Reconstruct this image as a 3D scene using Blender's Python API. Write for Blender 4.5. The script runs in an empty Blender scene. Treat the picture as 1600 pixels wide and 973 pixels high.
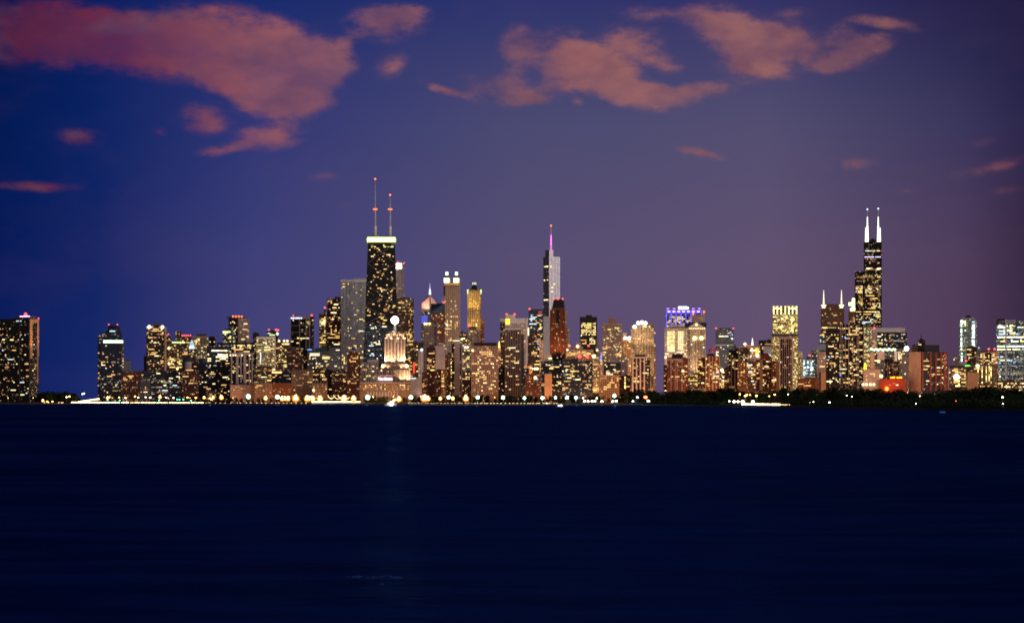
import bpy, bmesh, math, random
from mathutils import Vector, Matrix
R = math.radians
random.seed(7)
C = bpy.context.scene.collection
scene = bpy.context.scene

# ------------------------------------------------------------------ camera
FPX = 4600.0          # focal length in pixels of a 1600 px wide frame
HOR = 625.0           # image row of the true horizon
CAMZ = 7.0            # the photographer stands on a breakwater 7 m above the lake
GZ = 2.0              # level of the land above the lake
cam = bpy.data.cameras.new("camera"); camo = bpy.data.objects.new("camera", cam); C.objects.link(camo)
camo.location = (0, 0, CAMZ); camo.rotation_euler = (R(90), 0, 0)
cam.sensor_width = 36.0; cam.lens = 36.0*FPX/1600.0; cam.shift_y = (HOR-486.5)/1600.0
cam.clip_start = 1.0; cam.clip_end = 80000.0
scene.camera = camo
scene.view_settings.view_transform = 'Standard'
scene.view_settings.look = 'None'
scene.view_settings.gamma = 1.0
scene.view_settings.use_curve_mapping = False
scene.view_settings.exposure = 0.0
scene.cycles.sample_clamp_indirect = 2.0
scene.cycles.max_bounces = 4
scene.cycles.use_denoising = True
scene.cycles.denoiser = 'OPENIMAGEDENOISE'; scene.cycles.denoising_input_passes = 'RGB_ALBEDO_NORMAL'; scene.cycles.denoising_prefilter = 'ACCURATE'
scene.cycles.use_light_tree = True
scene.cycles.filter_width = 1.7

def lin(r, g, b):
    f = lambda c: (c/255.0/12.92) if c <= 10 else ((c/255.0+0.055)/1.055)**2.4
    return (f(r), f(g), f(b), 1.0)

# ------------------------------------------------------------------ world: the dusk sky with its clouds
world = bpy.data.worlds.new("World"); scene.world = world; world.use_nodes = True
wt = world.node_tree; wt.nodes.clear()
def N(tree, typ, **kw):
    n = tree.nodes.new(typ)
    for k, v in kw.items(): setattr(n, k, v)
    return n
def M_(tree, op, a, b=None, c=None, clamp=False):
    n = tree.nodes.new('ShaderNodeMath'); n.operation = op; n.use_clamp = clamp
    for i, x in enumerate((a, b, c)):
        if x is None: continue
        if hasattr(x, 'node'): tree.links.new(x, n.inputs[i])
        else: n.inputs[i].default_value = x
    return n.outputs[0]
def MIX(tree, f, a, b, mode='MIX'):
    n = tree.nodes.new('ShaderNodeMixRGB'); n.blend_type = mode
    for i, x in enumerate((f, a, b)):
        if hasattr(x, 'node'): tree.links.new(x, n.inputs[i])
        else: n.inputs[i].default_value = x
    return n.outputs[0]
def MAPR(tree, v, a, b, c=0.0, d=1.0, smooth=True):
    n = tree.nodes.new('ShaderNodeMapRange'); n.interpolation_type = 'SMOOTHSTEP' if smooth else 'LINEAR'
    tree.links.new(v, n.inputs[0])
    for i, x in enumerate((a, b, c, d)): n.inputs[i+1].default_value = x
    return n.outputs[0]
W = wt
tc = N(W, 'ShaderNodeTexCoord'); sep = N(W, 'ShaderNodeSeparateXYZ'); W.links.new(tc.outputs['Generated'], sep.inputs[0])
dx, dy, dz = sep.outputs
az = M_(W, 'ARCTAN2', dx, dy)                                   # 0 = south (the city), + = west
hr = M_(W, 'SQRT', M_(W, 'ADD', M_(W, 'MULTIPLY', dx, dx), M_(W, 'MULTIPLY', dy, dy)))
el = M_(W, 'ARCTAN2', dz, hr)
U = M_(W, 'MULTIPLY', az, FPX)                                   # azimuth and elevation in units of 1/4600 rad
V = M_(W, 'MULTIPLY', el, FPX)
def UV(px, py):                                                  # sky direction seen at a picture position
    t = (px-800)/FPX
    return FPX*math.atan(t), FPX*math.atan2((HOR-py)/FPX, math.sqrt(1+t*t))
xs = [0, 150, 400, 800, 1200, 1500, 1600]
rows = [(0,   [(2,20,72), (10,30,95), (24,42,108), (45,52,108), (50,50,104), (30,30,72), (24,24,62)]),
        (200, [(2,26,84), (8,34,98), (46,54,116), (74,74,114), (82,78,113), (58,54,92), (42,38,76)]),
        (400, [(2,26,88), (18,36,100), (62,64,120), (86,78,114), (97,82,112), (80,62,92), (58,42,68)]),
        (600, [(4,28,95), (24,40,104), (70,66,118), (88,74,112), (100,80,110), (80,58,85), (58,42,68)])]
fu = MAPR(W, U, UV(0,300)[0], UV(1600,300)[0], smooth=False)
ramps = []
for y, cols in rows:
    r = N(W, 'ShaderNodeValToRGB'); W.links.new(fu, r.inputs[0]); r.color_ramp.interpolation = 'LINEAR'
    els = r.color_ramp.elements
    for i, (x, c) in enumerate(zip(xs, cols)):
        p = (UV(x,300)[0]-UV(0,300)[0])/(UV(1600,300)[0]-UV(0,300)[0])
        e = els[0] if i == 0 else (els[1] if i == 1 else els.new(p))
        e.position = p; e.color = lin(*c)
    ramps.append(r.outputs[0])
v600, v400, v200, v0 = (UV(800, y)[1] for y in (600, 400, 200, 0))
sky = MIX(W, MAPR(W, V, v600, v400, smooth=False), ramps[3], ramps[2])
sky = MIX(W, MAPR(W, V, v400, v200, smooth=False), sky, ramps[1])
sky = MIX(W, MAPR(W, V, v200, v0, smooth=False), sky, ramps[0])
# clouds lit pink from below: centre (picture position), half sizes, tilt, weight
BL = [(40,52,120,52,4,1), (150,62,130,46,-3,1.1), (270,72,130,52,-8,1.2), (375,78,120,58,-12,1.2), (455,88,85,48,-14,1.1),
      (512,92,42,30,-8,1.15), (415,122,62,46,-24,1.0), (470,128,56,56,0,1.2), (425,164,58,22,0,1.1), (488,158,34,20,0,.8), (395,140,40,30,0,.7), (350,118,80,24,-14,.8),
      (322,186,40,22,-8,1.25), (420,216,54,20,6,1.35), (345,234,40,10,6,1.0), (128,215,34,13,-2,1.05), (56,293,66,8,-2,.85), (250,207,14,8,0,.6),
      (602,38,62,30,4,1.15), (650,22,34,16,0,.5), (612,108,32,20,25,.6), (542,70,16,10,0,.6), (505,275,32,9,0,.4), (640,262,18,9,0,.2),
      (806,86,32,46,-20,1.2), (800,146,78,20,2,.95), (698,142,40,7,-18,1.0), (845,156,26,12,-10,.7), (880,92,48,44,-15,1.0), (915,110,64,34,-10,1.0),
      (965,128,80,32,-22,1.15), (1010,150,70,20,-8,1.1), (1085,146,74,14,10,1.0), (985,70,54,32,-6,1.05), (1042,101,28,14,-6,1.0), (740,120,40,20,0,.3), (900,160,14,9,-30,.55),
      (1045,22,84,13,-4,.85), (1125,38,60,34,-8,.95), (1165,74,56,44,-6,1.1), (1205,78,62,34,-4,1.0), (1240,62,46,24,0,.8), (1180,108,34,13,4,.75), (1325,84,62,26,6,1.1), (1300,102,30,14,0,.85), (1360,72,44,16,10,.7),
      (1384,37,54,11,-10,1.0), (1310,48,26,16,30,.45), (1225,120,70,20,0,.22), (1240,22,40,12,0,.4),
      (1082,232,30,8,-14,.75), (1116,243,26,6,-12,.7), (1318,258,52,13,4,.5), (1545,264,62,12,12,.75), (1530,222,34,11,4,.38), (1575,298,34,9,5,.45),
      (1420,296,26,6,0,.3), (530,322,50,9,0,.2), (1180,258,22,10,0,.2)]
cmb = N(W, 'ShaderNodeCombineXYZ'); W.links.new(U, cmb.inputs[0]); W.links.new(V, cmb.inputs[1])
def noise(tree, vec, scale, detail=5, rough=.55, dims='3D'):
    n = N(tree, 'ShaderNodeTexNoise'); n.noise_dimensions = dims
    if vec is not None: tree.links.new(vec, n.inputs['Vector'])
    n.inputs['Scale'].default_value = scale; n.inputs['Detail'].default_value = detail; n.inputs['Roughness'].default_value = rough
    return n
stretch = N(W, 'ShaderNodeMapping'); W.links.new(cmb.outputs[0], stretch.inputs[0]); stretch.inputs['Scale'].default_value = (.7, 1.25, 1)
wn = noise(W, stretch.outputs[0], .013, 3, .5)
wv = N(W, 'ShaderNodeVectorMath', operation='SUBTRACT'); W.links.new(wn.outputs['Color'], wv.inputs[0]); wv.inputs[1].default_value = (.5,.5,.5)
ws = N(W, 'ShaderNodeVectorMath', operation='SCALE'); W.links.new(wv.outputs[0], ws.inputs[0]); ws.inputs['Scale'].default_value = 24
wa = N(W, 'ShaderNodeVectorMath', operation='ADD'); W.links.new(cmb.outputs[0], wa.inputs[0]); W.links.new(ws.outputs[0], wa.inputs[1])
dens = None
for (bx, by, rx, ry, rot, wgt) in BL:
    mp = N(W, 'ShaderNodeMapping', vector_type='TEXTURE'); W.links.new(wa.outputs[0], mp.inputs[0])
    u_, v_ = UV(bx, by)
    mp.inputs['Location'].default_value = (u_, v_, 0); mp.inputs['Rotation'].default_value = (0, 0, R(rot)); mp.inputs['Scale'].default_value = (rx*1.36, ry*1.38, 10000)
    g = N(W, 'ShaderNodeTexGradient', gradient_type='SPHERICAL'); W.links.new(mp.outputs[0], g.inputs[0])
    dens = M_(W, 'MULTIPLY', g.outputs['Fac'], wgt) if dens is None else M_(W, 'MULTIPLY_ADD', g.outputs['Fac'], wgt, dens)
fine = noise(W, stretch.outputs[0], .030, 9, .62)
wisp = noise(W, stretch.outputs[0], .0085, 4, .55)
tex = M_(W, 'ADD', M_(W, 'MULTIPLY', M_(W, 'SUBTRACT', fine.outputs['Fac'], .5), 1.7), M_(W, 'MULTIPLY', M_(W, 'SUBTRACT', wisp.outputs['Fac'], .5), .8))
dn = M_(W, 'ADD', dens, M_(W, 'MULTIPLY', tex, M_(W, 'MULTIPLY', MAPR(W, dens, .02, .5), 1.15)))
alpha = M_(W, 'MULTIPLY', MAPR(W, dn, .06, 1.12, 0, 1), MAPR(W, wisp.outputs['Fac'], .32, .66, .56, .88))
ccol = N(W, 'ShaderNodeValToRGB'); W.links.new(fu, ccol.inputs[0])
ce = ccol.color_ramp.elements
ce[0].position = 0.0; ce[0].color = lin(92,30,58); ce[1].position = 1.0; ce[1].color = lin(132,72,82)
for p, c in ((.12,(118,46,66)), (.25,(158,92,94)), (.34,(152,96,100)), (.55,(158,100,98)), (.74,(166,108,100)), (.88,(146,92,92))):
    e = ce.new(p); e.color = lin(*c)
soft = noise(W, stretch.outputs[0], .011, 4, .5)
cc = MIX(W, MAPR(W, soft.outputs['Fac'], .42, .68, 0, .7), ccol.outputs[0], lin(112,72,92))
cc = MIX(W, MAPR(W, fine.outputs['Fac'], .3, .7, .22, 0), cc, lin(96,58,84))
sky = MIX(W, alpha, sky, cc)
# a faint veil of mauve low in the south-west
veil = noise(W, stretch.outputs[0], .006, 4, .55)
sky = MIX(W, M_(W, 'MULTIPLY', MAPR(W, veil.outputs['Fac'], .4, .75), .07), sky, lin(104,74,100))
# away from the picture: deep blue overhead, afterglow and town glow in the west and north
zen = MIX(W, MAPR(W, el, R(9), R(50)), sky, (.010, .017, .060, 1))
north = MIX(W, MAPR(W, el, R(2), R(55)), (.25, .20, .20, 1), (.010, .017, .060, 1))
aw_ = M_(W, 'DIVIDE', M_(W, 'SUBTRACT', az, R(108)), R(38)); aw_ = M_(W, 'POWER', 2.718, M_(W, 'MULTIPLY', M_(W, 'MULTIPLY', aw_, aw_), -1.0))
glow = M_(W, 'MULTIPLY', aw_, MAPR(W, el, R(0), R(32), 1, 0))
north = MIX(W, glow, north, (1.5, 1.15, 1.12, 1))
allsky = MIX(W, MAPR(W, M_(W, 'ABSOLUTE', az), R(22), R(95)), zen, north)
ns = N(W, 'ShaderNodeTexSky'); ns.sky_type = 'NISHITA'; ns.sun_disc = False
SUN_EL, SUN_AZ = R(3.0), R(62)        # afterglow high in the north-west: light travels towards the south-east
ns.sun_elevation = R(-4); ns.sun_rotation = R(118)
bg1 = N(W, 'ShaderNodeBackground'); W.links.new(allsky, bg1.inputs[0]); bg1.inputs[1].default_value = 1.0
bg2 = N(W, 'ShaderNodeBackground'); W.links.new(ns.outputs[0], bg2.inputs[0]); bg2.inputs[1].default_value = 0.008
ad = N(W, 'ShaderNodeAddShader'); W.links.new(bg1.outputs[0], ad.inputs[0]); W.links.new(bg2.outputs[0], ad.inputs[1])
out = N(W, 'ShaderNodeOutputWorld'); W.links.new(ad.outputs[0], out.inputs[0])

# the bright western afterglow, as one very soft weak sun
sl = bpy.data.lights.new("sun", 'SUN'); sl.energy = 0.75; sl.angle = R(50); sl.color = (1.0, .84, .82)
so = bpy.data.objects.new("sun", sl); C.objects.link(so)
so.rotation_euler = Vector((-0.72, 0.66, -0.20)).to_track_quat('-Z', 'Y').to_euler()

# ------------------------------------------------------------------ materials
MATS = {}
def plain(name, col, rough=.7, metal=0.0, spec=.3):
    if name in MATS: return MATS[name]
    m = bpy.data.materials.new(name); m.use_nodes = True; nt = m.node_tree
    b = nt.nodes['Principled BSDF']; b.inputs['Roughness'].default_value = rough; b.inputs['Metallic'].default_value = metal
    b.inputs['Specular IOR Level'].default_value = spec
    t = N(nt, 'ShaderNodeTexCoord'); n = noise(nt, t.outputs['Object'], .13, 6, .6)
    c = MIX(nt, MAPR(nt, n.outputs['Fac'], .3, .7, .78, 1.12), (0,0,0,1), (*col[:3], 1))
    nt.links.new(c, b.inputs['Base Color'])
    MATS[name] = m; return m
def emis(name, col, strength, sample=False):
    if name in MATS: return MATS[name]
    m = bpy.data.materials.new(name); m.use_nodes = True; nt = m.node_tree
    b = nt.nodes['Principled BSDF']; b.inputs['Base Color'].default_value = (.05,.05,.05,1); b.inputs['Roughness'].default_value = .4
    b.inputs['Emission Color'].default_value = (*col, 1); b.inputs['Emission Strength'].default_value = strength
    if not sample: m.cycles.emission_sampling = 'NONE' if strength < 5 else 'AUTO'
    MATS[name] = m; return m

# facade: a grid of windows in a wall, some of the rooms behind them lit
fg = bpy.data.node_groups.new("facade", 'ShaderNodeTree')
def sock(nm, typ, dv):
    s = fg.interface.new_socket(nm, in_out='INPUT', socket_type=typ); s.default_value = dv
for nm, typ, dv in (("Wall",'NodeSocketColor',(.3,.3,.3,1)), ("Glass",'NodeSocketColor',(.02,.02,.03,1)), ("Pu",'NodeSocketFloat',3), ("Pv",'NodeSocketFloat',3.6),
                    ("Fu",'NodeSocketFloat',.5), ("Fv",'NodeSocketFloat',.5), ("Lit",'NodeSocketFloat',.1), ("Strength",'NodeSocketFloat',.6),
                    ("LitA",'NodeSocketColor',(1,.6,.25,1)), ("LitB",'NodeSocketColor',(1,.85,.55,1))): sock(nm, typ, dv)
fg.interface.new_socket("Shader", in_out='OUTPUT', socket_type='NodeSocketShader')
gi = N(fg, 'NodeGroupInput'); go = N(fg, 'NodeGroupOutput'); I = gi.outputs
uvn = N(fg, 'ShaderNodeUVMap'); us = N(fg, 'ShaderNodeSeparateXYZ'); fg.links.new(uvn.outputs[0], us.inputs[0])
cu = M_(fg, 'DIVIDE', us.outputs[0], I['Pu']); cv = M_(fg, 'DIVIDE', us.outputs[1], I['Pv'])
iu, iv = M_(fg, 'FLOOR', cu), M_(fg, 'FLOOR', cv); ru, rv = M_(fg, 'FRACT', cu), M_(fg, 'FRACT', cv)
def band(r, f):   # 1 inside the middle fraction f of the cell
    return M_(fg, 'LESS_THAN', M_(fg, 'MULTIPLY', M_(fg, 'ABSOLUTE', M_(fg, 'SUBTRACT', r, .5)), 2.0), f)
gn = N(fg, 'ShaderNodeNewGeometry'); nz = N(fg, 'ShaderNodeSeparateXYZ'); fg.links.new(gn.outputs['Normal'], nz.inputs[0])
wall_only = M_(fg, 'LESS_THAN', M_(fg, 'ABSOLUTE', nz.outputs[2]), .6)
win = M_(fg, 'MULTIPLY', M_(fg, 'MULTIPLY', band(ru, I['Fu']), band(rv, I['Fv'])), wall_only)
oi = N(fg, 'ShaderNodeObjectInfo'); rnd = M_(fg, 'MULTIPLY', oi.outputs['Random'], 91.7)
cell = N(fg, 'ShaderNodeCombineXYZ'); fg.links.new(iu, cell.inputs[0]); fg.links.new(iv, cell.inputs[1]); fg.links.new(rnd, cell.inputs[2])
wn1 = N(fg, 'ShaderNodeTexWhiteNoise', noise_dimensions='3D'); fg.links.new(cell.outputs[0], wn1.inputs['Vector'])
rowc = N(fg, 'ShaderNodeCombineXYZ'); fg.links.new(iv, rowc.inputs[0]); fg.links.new(rnd, rowc.inputs[1])
wn2 = N(fg, 'ShaderNodeTexWhiteNoise', noise_dimensions='2D'); fg.links.new(rowc.outputs[0], wn2.inputs['Vector'])
thr = M_(fg, 'MULTIPLY', M_(fg, 'MULTIPLY', I['Lit'], 1.7), M_(fg, 'ADD', .35, M_(fg, 'MULTIPLY', M_(fg, 'POWER', wn2.outputs['Value'], 3.0), 2.6)))
lit = M_(fg, 'MULTIPLY', M_(fg, 'LESS_THAN', wn1.outputs['Value'], thr), win)
csep = N(fg, 'ShaderNodeSeparateColor'); fg.links.new(wn1.outputs['Color'], csep.inputs[0])
lc = MIX(fg, csep.outputs[1], I['LitA'], I['LitB'])
ls = M_(fg, 'MULTIPLY', M_(fg, 'MULTIPLY', lit, I['Strength']), M_(fg, 'ADD', .2, M_(fg, 'MULTIPLY', M_(fg, 'POWER', csep.outputs[2], 2.0), 1.6)))
tco = N(fg, 'ShaderNodeTexCoord'); grime = noise(fg, tco.outputs['Object'], .05, 6, .65)
wallc = MIX(fg, MAPR(fg, grime.outputs['Fac'], .3, .7, .72, 1.15), (0,0,0,1), I['Wall'])
wallc = MIX(fg, 1.0, wallc, MIX(fg, M_(fg, 'MULTIPLY', M_(fg,'FRACT', M_(fg,'MULTIPLY', rnd, 7.0)), .25), (1,1,1,1), (.6,.55,.55,1)), 'MULTIPLY')
basec = MIX(fg, win, wallc, I['Glass'])
pb = N(fg, 'ShaderNodeBsdfPrincipled'); fg.links.new(basec, pb.inputs['Base Color'])
fg.links.new(M_(fg, 'SUBTRACT', .8, M_(fg, 'MULTIPLY', win, .55)), pb.inputs['Roughness']); pb.inputs['Specular IOR Level'].default_value = .3
fg.links.new(lc, pb.inputs['Emission Color']); fg.links.new(M_(fg, 'MULTIPLY', ls, .62), pb.inputs['Emission Strength'])
fg.links.new(pb.outputs[0], go.inputs[0])

WARM, YEL, WHT, COOL, ORG = (1,.52,.16,1), (1,.76,.24,1), (1,.80,.44,1), (.75,.95,1,1), (1,.42,.12,1)
#         wall                 glass               fu   fv   lit  str litA  litB   pu   pv (pitch in units of 1/4600 of the distance)
STY = {
 'black':   ((.012,.011,.012), (.008,.008,.012), .80, .62, .05, .7, ORG, WHT, 2.2, 2.4),
 'dark':    ((.035,.026,.026), (.012,.012,.018), .70, .60, .10, .8, WARM, WHT, 2.4, 2.6),
 'navy':    ((.030,.038,.060), (.012,.020,.045), .82, .66, .05, .7, WARM, COOL, 2.4, 2.6),
 'slate':   ((.085,.095,.125), (.020,.028,.045), .62, .55, .06, .7, WARM, WHT, 2.2, 2.5),
 'teal':    ((.07,.12,.12),    (.02,.04,.05),    .70, .55, .22, .9, YEL, WHT, 2.6, 2.6),
 'maroon':  ((.130,.040,.028), (.020,.012,.014), .52, .55, .14, .8, WARM, WHT, 2.4, 2.6),
 'brick':   ((.270,.095,.042), (.030,.018,.014), .50, .52, .18, .9, WARM, WHT, 2.3, 2.5),
 'brown':   ((.165,.088,.052), (.022,.016,.014), .56, .56, .22, .9, WARM, WHT, 2.4, 2.6),
 'tan':     ((.400,.250,.150), (.040,.026,.020), .52, .54, .18, .9, WARM, WHT, 2.4, 2.5),
 'beige':   ((.480,.360,.290), (.040,.030,.028), .62, .60, .14, .9, WARM, WHT, 2.3, 2.5),
 'pink':    ((.500,.360,.320), (.060,.044,.042), .56, .50, .10, .8, WARM, WHT, 2.0, 2.2),
 'white':   ((.680,.600,.570), (.060,.055,.060), .40, .50, .06, .7, WARM, WHT, 2.4, 2.6),
 'grey':    ((.300,.290,.310), (.040,.042,.050), .50, .50, .06, .7, WARM, WHT, 2.2, 2.4),
 'shadedglass': ((.20,.17,.23),(.13,.11,.16),    .80, .60, .02, .7, WARM, WHT, 2.4, 2.6),
 'slab':    ((.62,.64,.68),   (.05,.055,.06),    .55, .60, .03, .7, WARM, WHT, 2.0, 2.3),
 'blank':   ((.740,.580,.510), (.700,.540,.470), .05, .90, .00, .0, WARM, WHT, 3.0, 3.0),
 'blanktan':((.420,.270,.180), (.380,.240,.160), .05, .90, .00, .0, WARM, WHT, 3.0, 3.0),
 'goldlit': ((.200,.150,.060), (.030,.026,.014), .60, .60, .55, 1.5, YEL, WHT, 2.0, 2.1),
 'yellowgrid':((.330,.290,.200),(.030,.030,.026),.60, .58, .40, 1.3, YEL, WHT, 2.3, 2.3),
 'coolglass':((.14,.19,.21),   (.04,.06,.075),   .75, .55, .18, .8, COOL, WHT, 2.2, 2.2),
 'officedim':((.020,.022,.034),(.012,.016,.030), .78, .40, .55, .22, (.8,.85,.9,1), (.45,.65,.95,1), 2.6, 3.0),
}
def facade(sty, s, pu=None, pv=None, lit=None):
    w, g, fu_, fv_, l, st, la, lb, p1, p2 = STY[sty]
    p1, p2 = (pu or p1)*s, (pv or p2)*s
    l = l if lit is None else lit
    key = "%s_%d_%d_%d" % (sty, round(p1*10), round(p2*10), round(l*100))
    if key in MATS: return MATS[key]
    m = bpy.data.materials.new("facade_"+key); m.use_nodes = True; nt = m.node_tree; nt.nodes.clear()
    g_ = N(nt, 'ShaderNodeGroup'); g_.node_tree = fg; o = N(nt, 'ShaderNodeOutputMaterial'); nt.links.new(g_.outputs[0], o.inputs[0])
    for k, v in (("Wall",(*w,1)), ("Glass",(*g,1)), ("Pu",p1), ("Pv",p2), ("Fu",fu_), ("Fv",fv_), ("Lit",l), ("Strength",st), ("LitA",la), ("LitB",lb)):
        g_.inputs[k].default_value = v
    m.cycles.emission_sampling = 'NONE'
    MATS[key] = m; return m
WINC = {'w': ((1,.55,.17), 1.25), 'y': ((1,.74,.22), 1.6), 'h': ((1,.83,.46), 1.9), 'c': ((.72,.95,1), 1.5), 'b': ((.10,.32,1), 1.8), 'o': ((1,.40,.12), .8),
        'g': ((.72,1,.36), 1.8), 'd': ((1,.52,.18), .42), 'W': ((1,.93,.74), 4.9), 'Y': ((1,.84,.30), 3.4), 'G': ((.66,1,.70), 3.4), 'r': ((1,.10,.10), 2.2), 'B': ((.22,.16,1), 4.0), 'V': ((.62,.36,1), 4.0), 'R': ((1,.16,.03), 3.2)}
def lampmat(k): return emis("lit_"+k, WINC[k][0], WINC[k][1])

# ------------------------------------------------------------------ mesh helpers
def new_mesh(name, verts, faces, mat, uvs=None, mats=None, fm=None):
    me = bpy.data.meshes.new(name); me.from_pydata(verts, [], faces)
    if uvs is not None:
        l = me.uv_layers.new(name="UVMap"); flat = []
        for f in uvs:
            for c in f: flat.extend(c)
        l.data.foreach_set('uv', flat)
    for m in (mats or [mat]): me.materials.append(m)
    if fm: me.polygons.foreach_set('material_index', fm)
    me.update(); return me
def link(name, me, parent=None, loc=(0,0,0)):
    o = bpy.data.objects.new(name, me); C.objects.link(o); o.location = loc
    if parent is not None: o.parent = parent
    return o
def tag(o, label, cat, group=None, kind=None):
    if label: o['label'] = label
    if cat: o['category'] = cat
    if group: o['group'] = group
    if kind: o['kind'] = kind
    return o
def empty(name, loc, rz=0.0):
    o = bpy.data.objects.new(name, None); C.objects.link(o); o.location = loc; o.rotation_euler = (0,0,rz); o.empty_display_size = 5; return o
class MB:
    """collects prisms, bars and tubes; build() links them as ONE mesh"""
    def __init__(s): s.v, s.f, s.uv, s.fm = [], [], [], []
    def prism(s, pts, z0, z1, top=None, mi=0, smi=None):
        """pts: counter-clockwise footprint; top: other footprint for the upper end; smi: material index per side"""
        n = len(pts); b = len(s.v); top = top or pts
        s.v += [(x, y, z0) for x, y in pts] + [(x, y, z1) for x, y in top]
        for i in range(n):
            j = (i+1) % n
            L = math.hypot(pts[j][0]-pts[i][0], pts[j][1]-pts[i][1])
            s.f.append((b+i, b+j, b+n+j, b+n+i)); s.uv.append(((0, z0), (L, z0), (L, z1), (0, z1))); s.fm.append(smi[i] if smi else mi)
        s.f.append(tuple(range(b+n, b+2*n))); s.uv.append(tuple((0,0) for _ in range(n))); s.fm.append(mi)
        s.f.append(tuple(reversed(range(b, b+n)))); s.uv.append(tuple((0,0) for _ in range(n))); s.fm.append(mi)
        return s
    def box(s, x0, x1, y0, y1, z0, z1, mi=0, smi=None): return s.prism([(x0,y0),(x1,y0),(x1,y1),(x0,y1)], z0, z1, None, mi, smi)
    def bar(s, p, q, r, n=4, r2=None):
        p, q = Vector(p), Vector(q); d = (q-p).normalized(); a = d.orthogonal().normalized(); c = d.cross(a); r2 = r if r2 is None else r2
        b = len(s.v)
        for k, (o, rr) in enumerate(((p, r), (q, r2))):
            for i in range(n):
                t = 2*math.pi*(i+.5)/n; s.v.append(tuple(o + a*rr*math.cos(t) + c*rr*math.sin(t)))
        for i in range(n):
            j = (i+1) % n; s.f.append((b+i, b+j, b+n+j, b+n+i)); s.uv.append(((0,0),)*4); s.fm.append(0)
        s.f.append(tuple(range(b+n, b+2*n))); s.uv.append(((0,0),)*n); s.fm.append(0)
        s.f.append(tuple(reversed(range(b, b+n)))); s.uv.append(((0,0),)*n); s.fm.append(0)
        return s
    def ball(s, c, r, nu=10, nv=6, sz=1.0):
        b = len(s.v); s.v.append((c[0], c[1], c[2]-r*sz))
        for j in range(1, nv):
            t = math.pi*j/nv
            for i in range(nu):
                a = 2*math.pi*i/nu; s.v.append((c[0]+r*math.sin(t)*math.cos(a), c[1]+r*math.sin(t)*math.sin(a), c[2]-r*sz*math.cos(t)))
        s.v.append((c[0], c[1], c[2]+r*sz)); e = len(s.v)-1
        for i in range(nu):
            k = (i+1) % nu
            s.f.append((b, b+1+k, b+1+i)); s.uv.append(((0,0),)*3); s.fm.append(0)
            for j in range(nv-2):
                p = b+1+j*nu; s.f.append((p+i, p+k, p+nu+k, p+nu+i)); s.uv.append(((0,0),)*4); s.fm.append(0)
            p = b+1+(nv-2)*nu; s.f.append((p+i, p+k, e)); s.uv.append(((0,0),)*3); s.fm.append(0)
        return s
    def build(s, name, mat, parent=None, loc=(0,0,0), mats=None):
        return link(name, new_mesh(name, s.v, s.f, mat, s.uv, mats, s.fm if mats else None), parent, loc)

def XW(px, Y): return (px-800.0)/FPX*Y
_ub = {}
def unit_box(k):                    # a lit window, shared by every building that has that colour of light
    if k not in _ub:
        _ub[k] = new_mesh("window", *(lambda m: (m.v, m.f))(MB().box(-.5,.5,-.5,.5,-.5,.5)), lampmat(k))
    return _ub[k]

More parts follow.
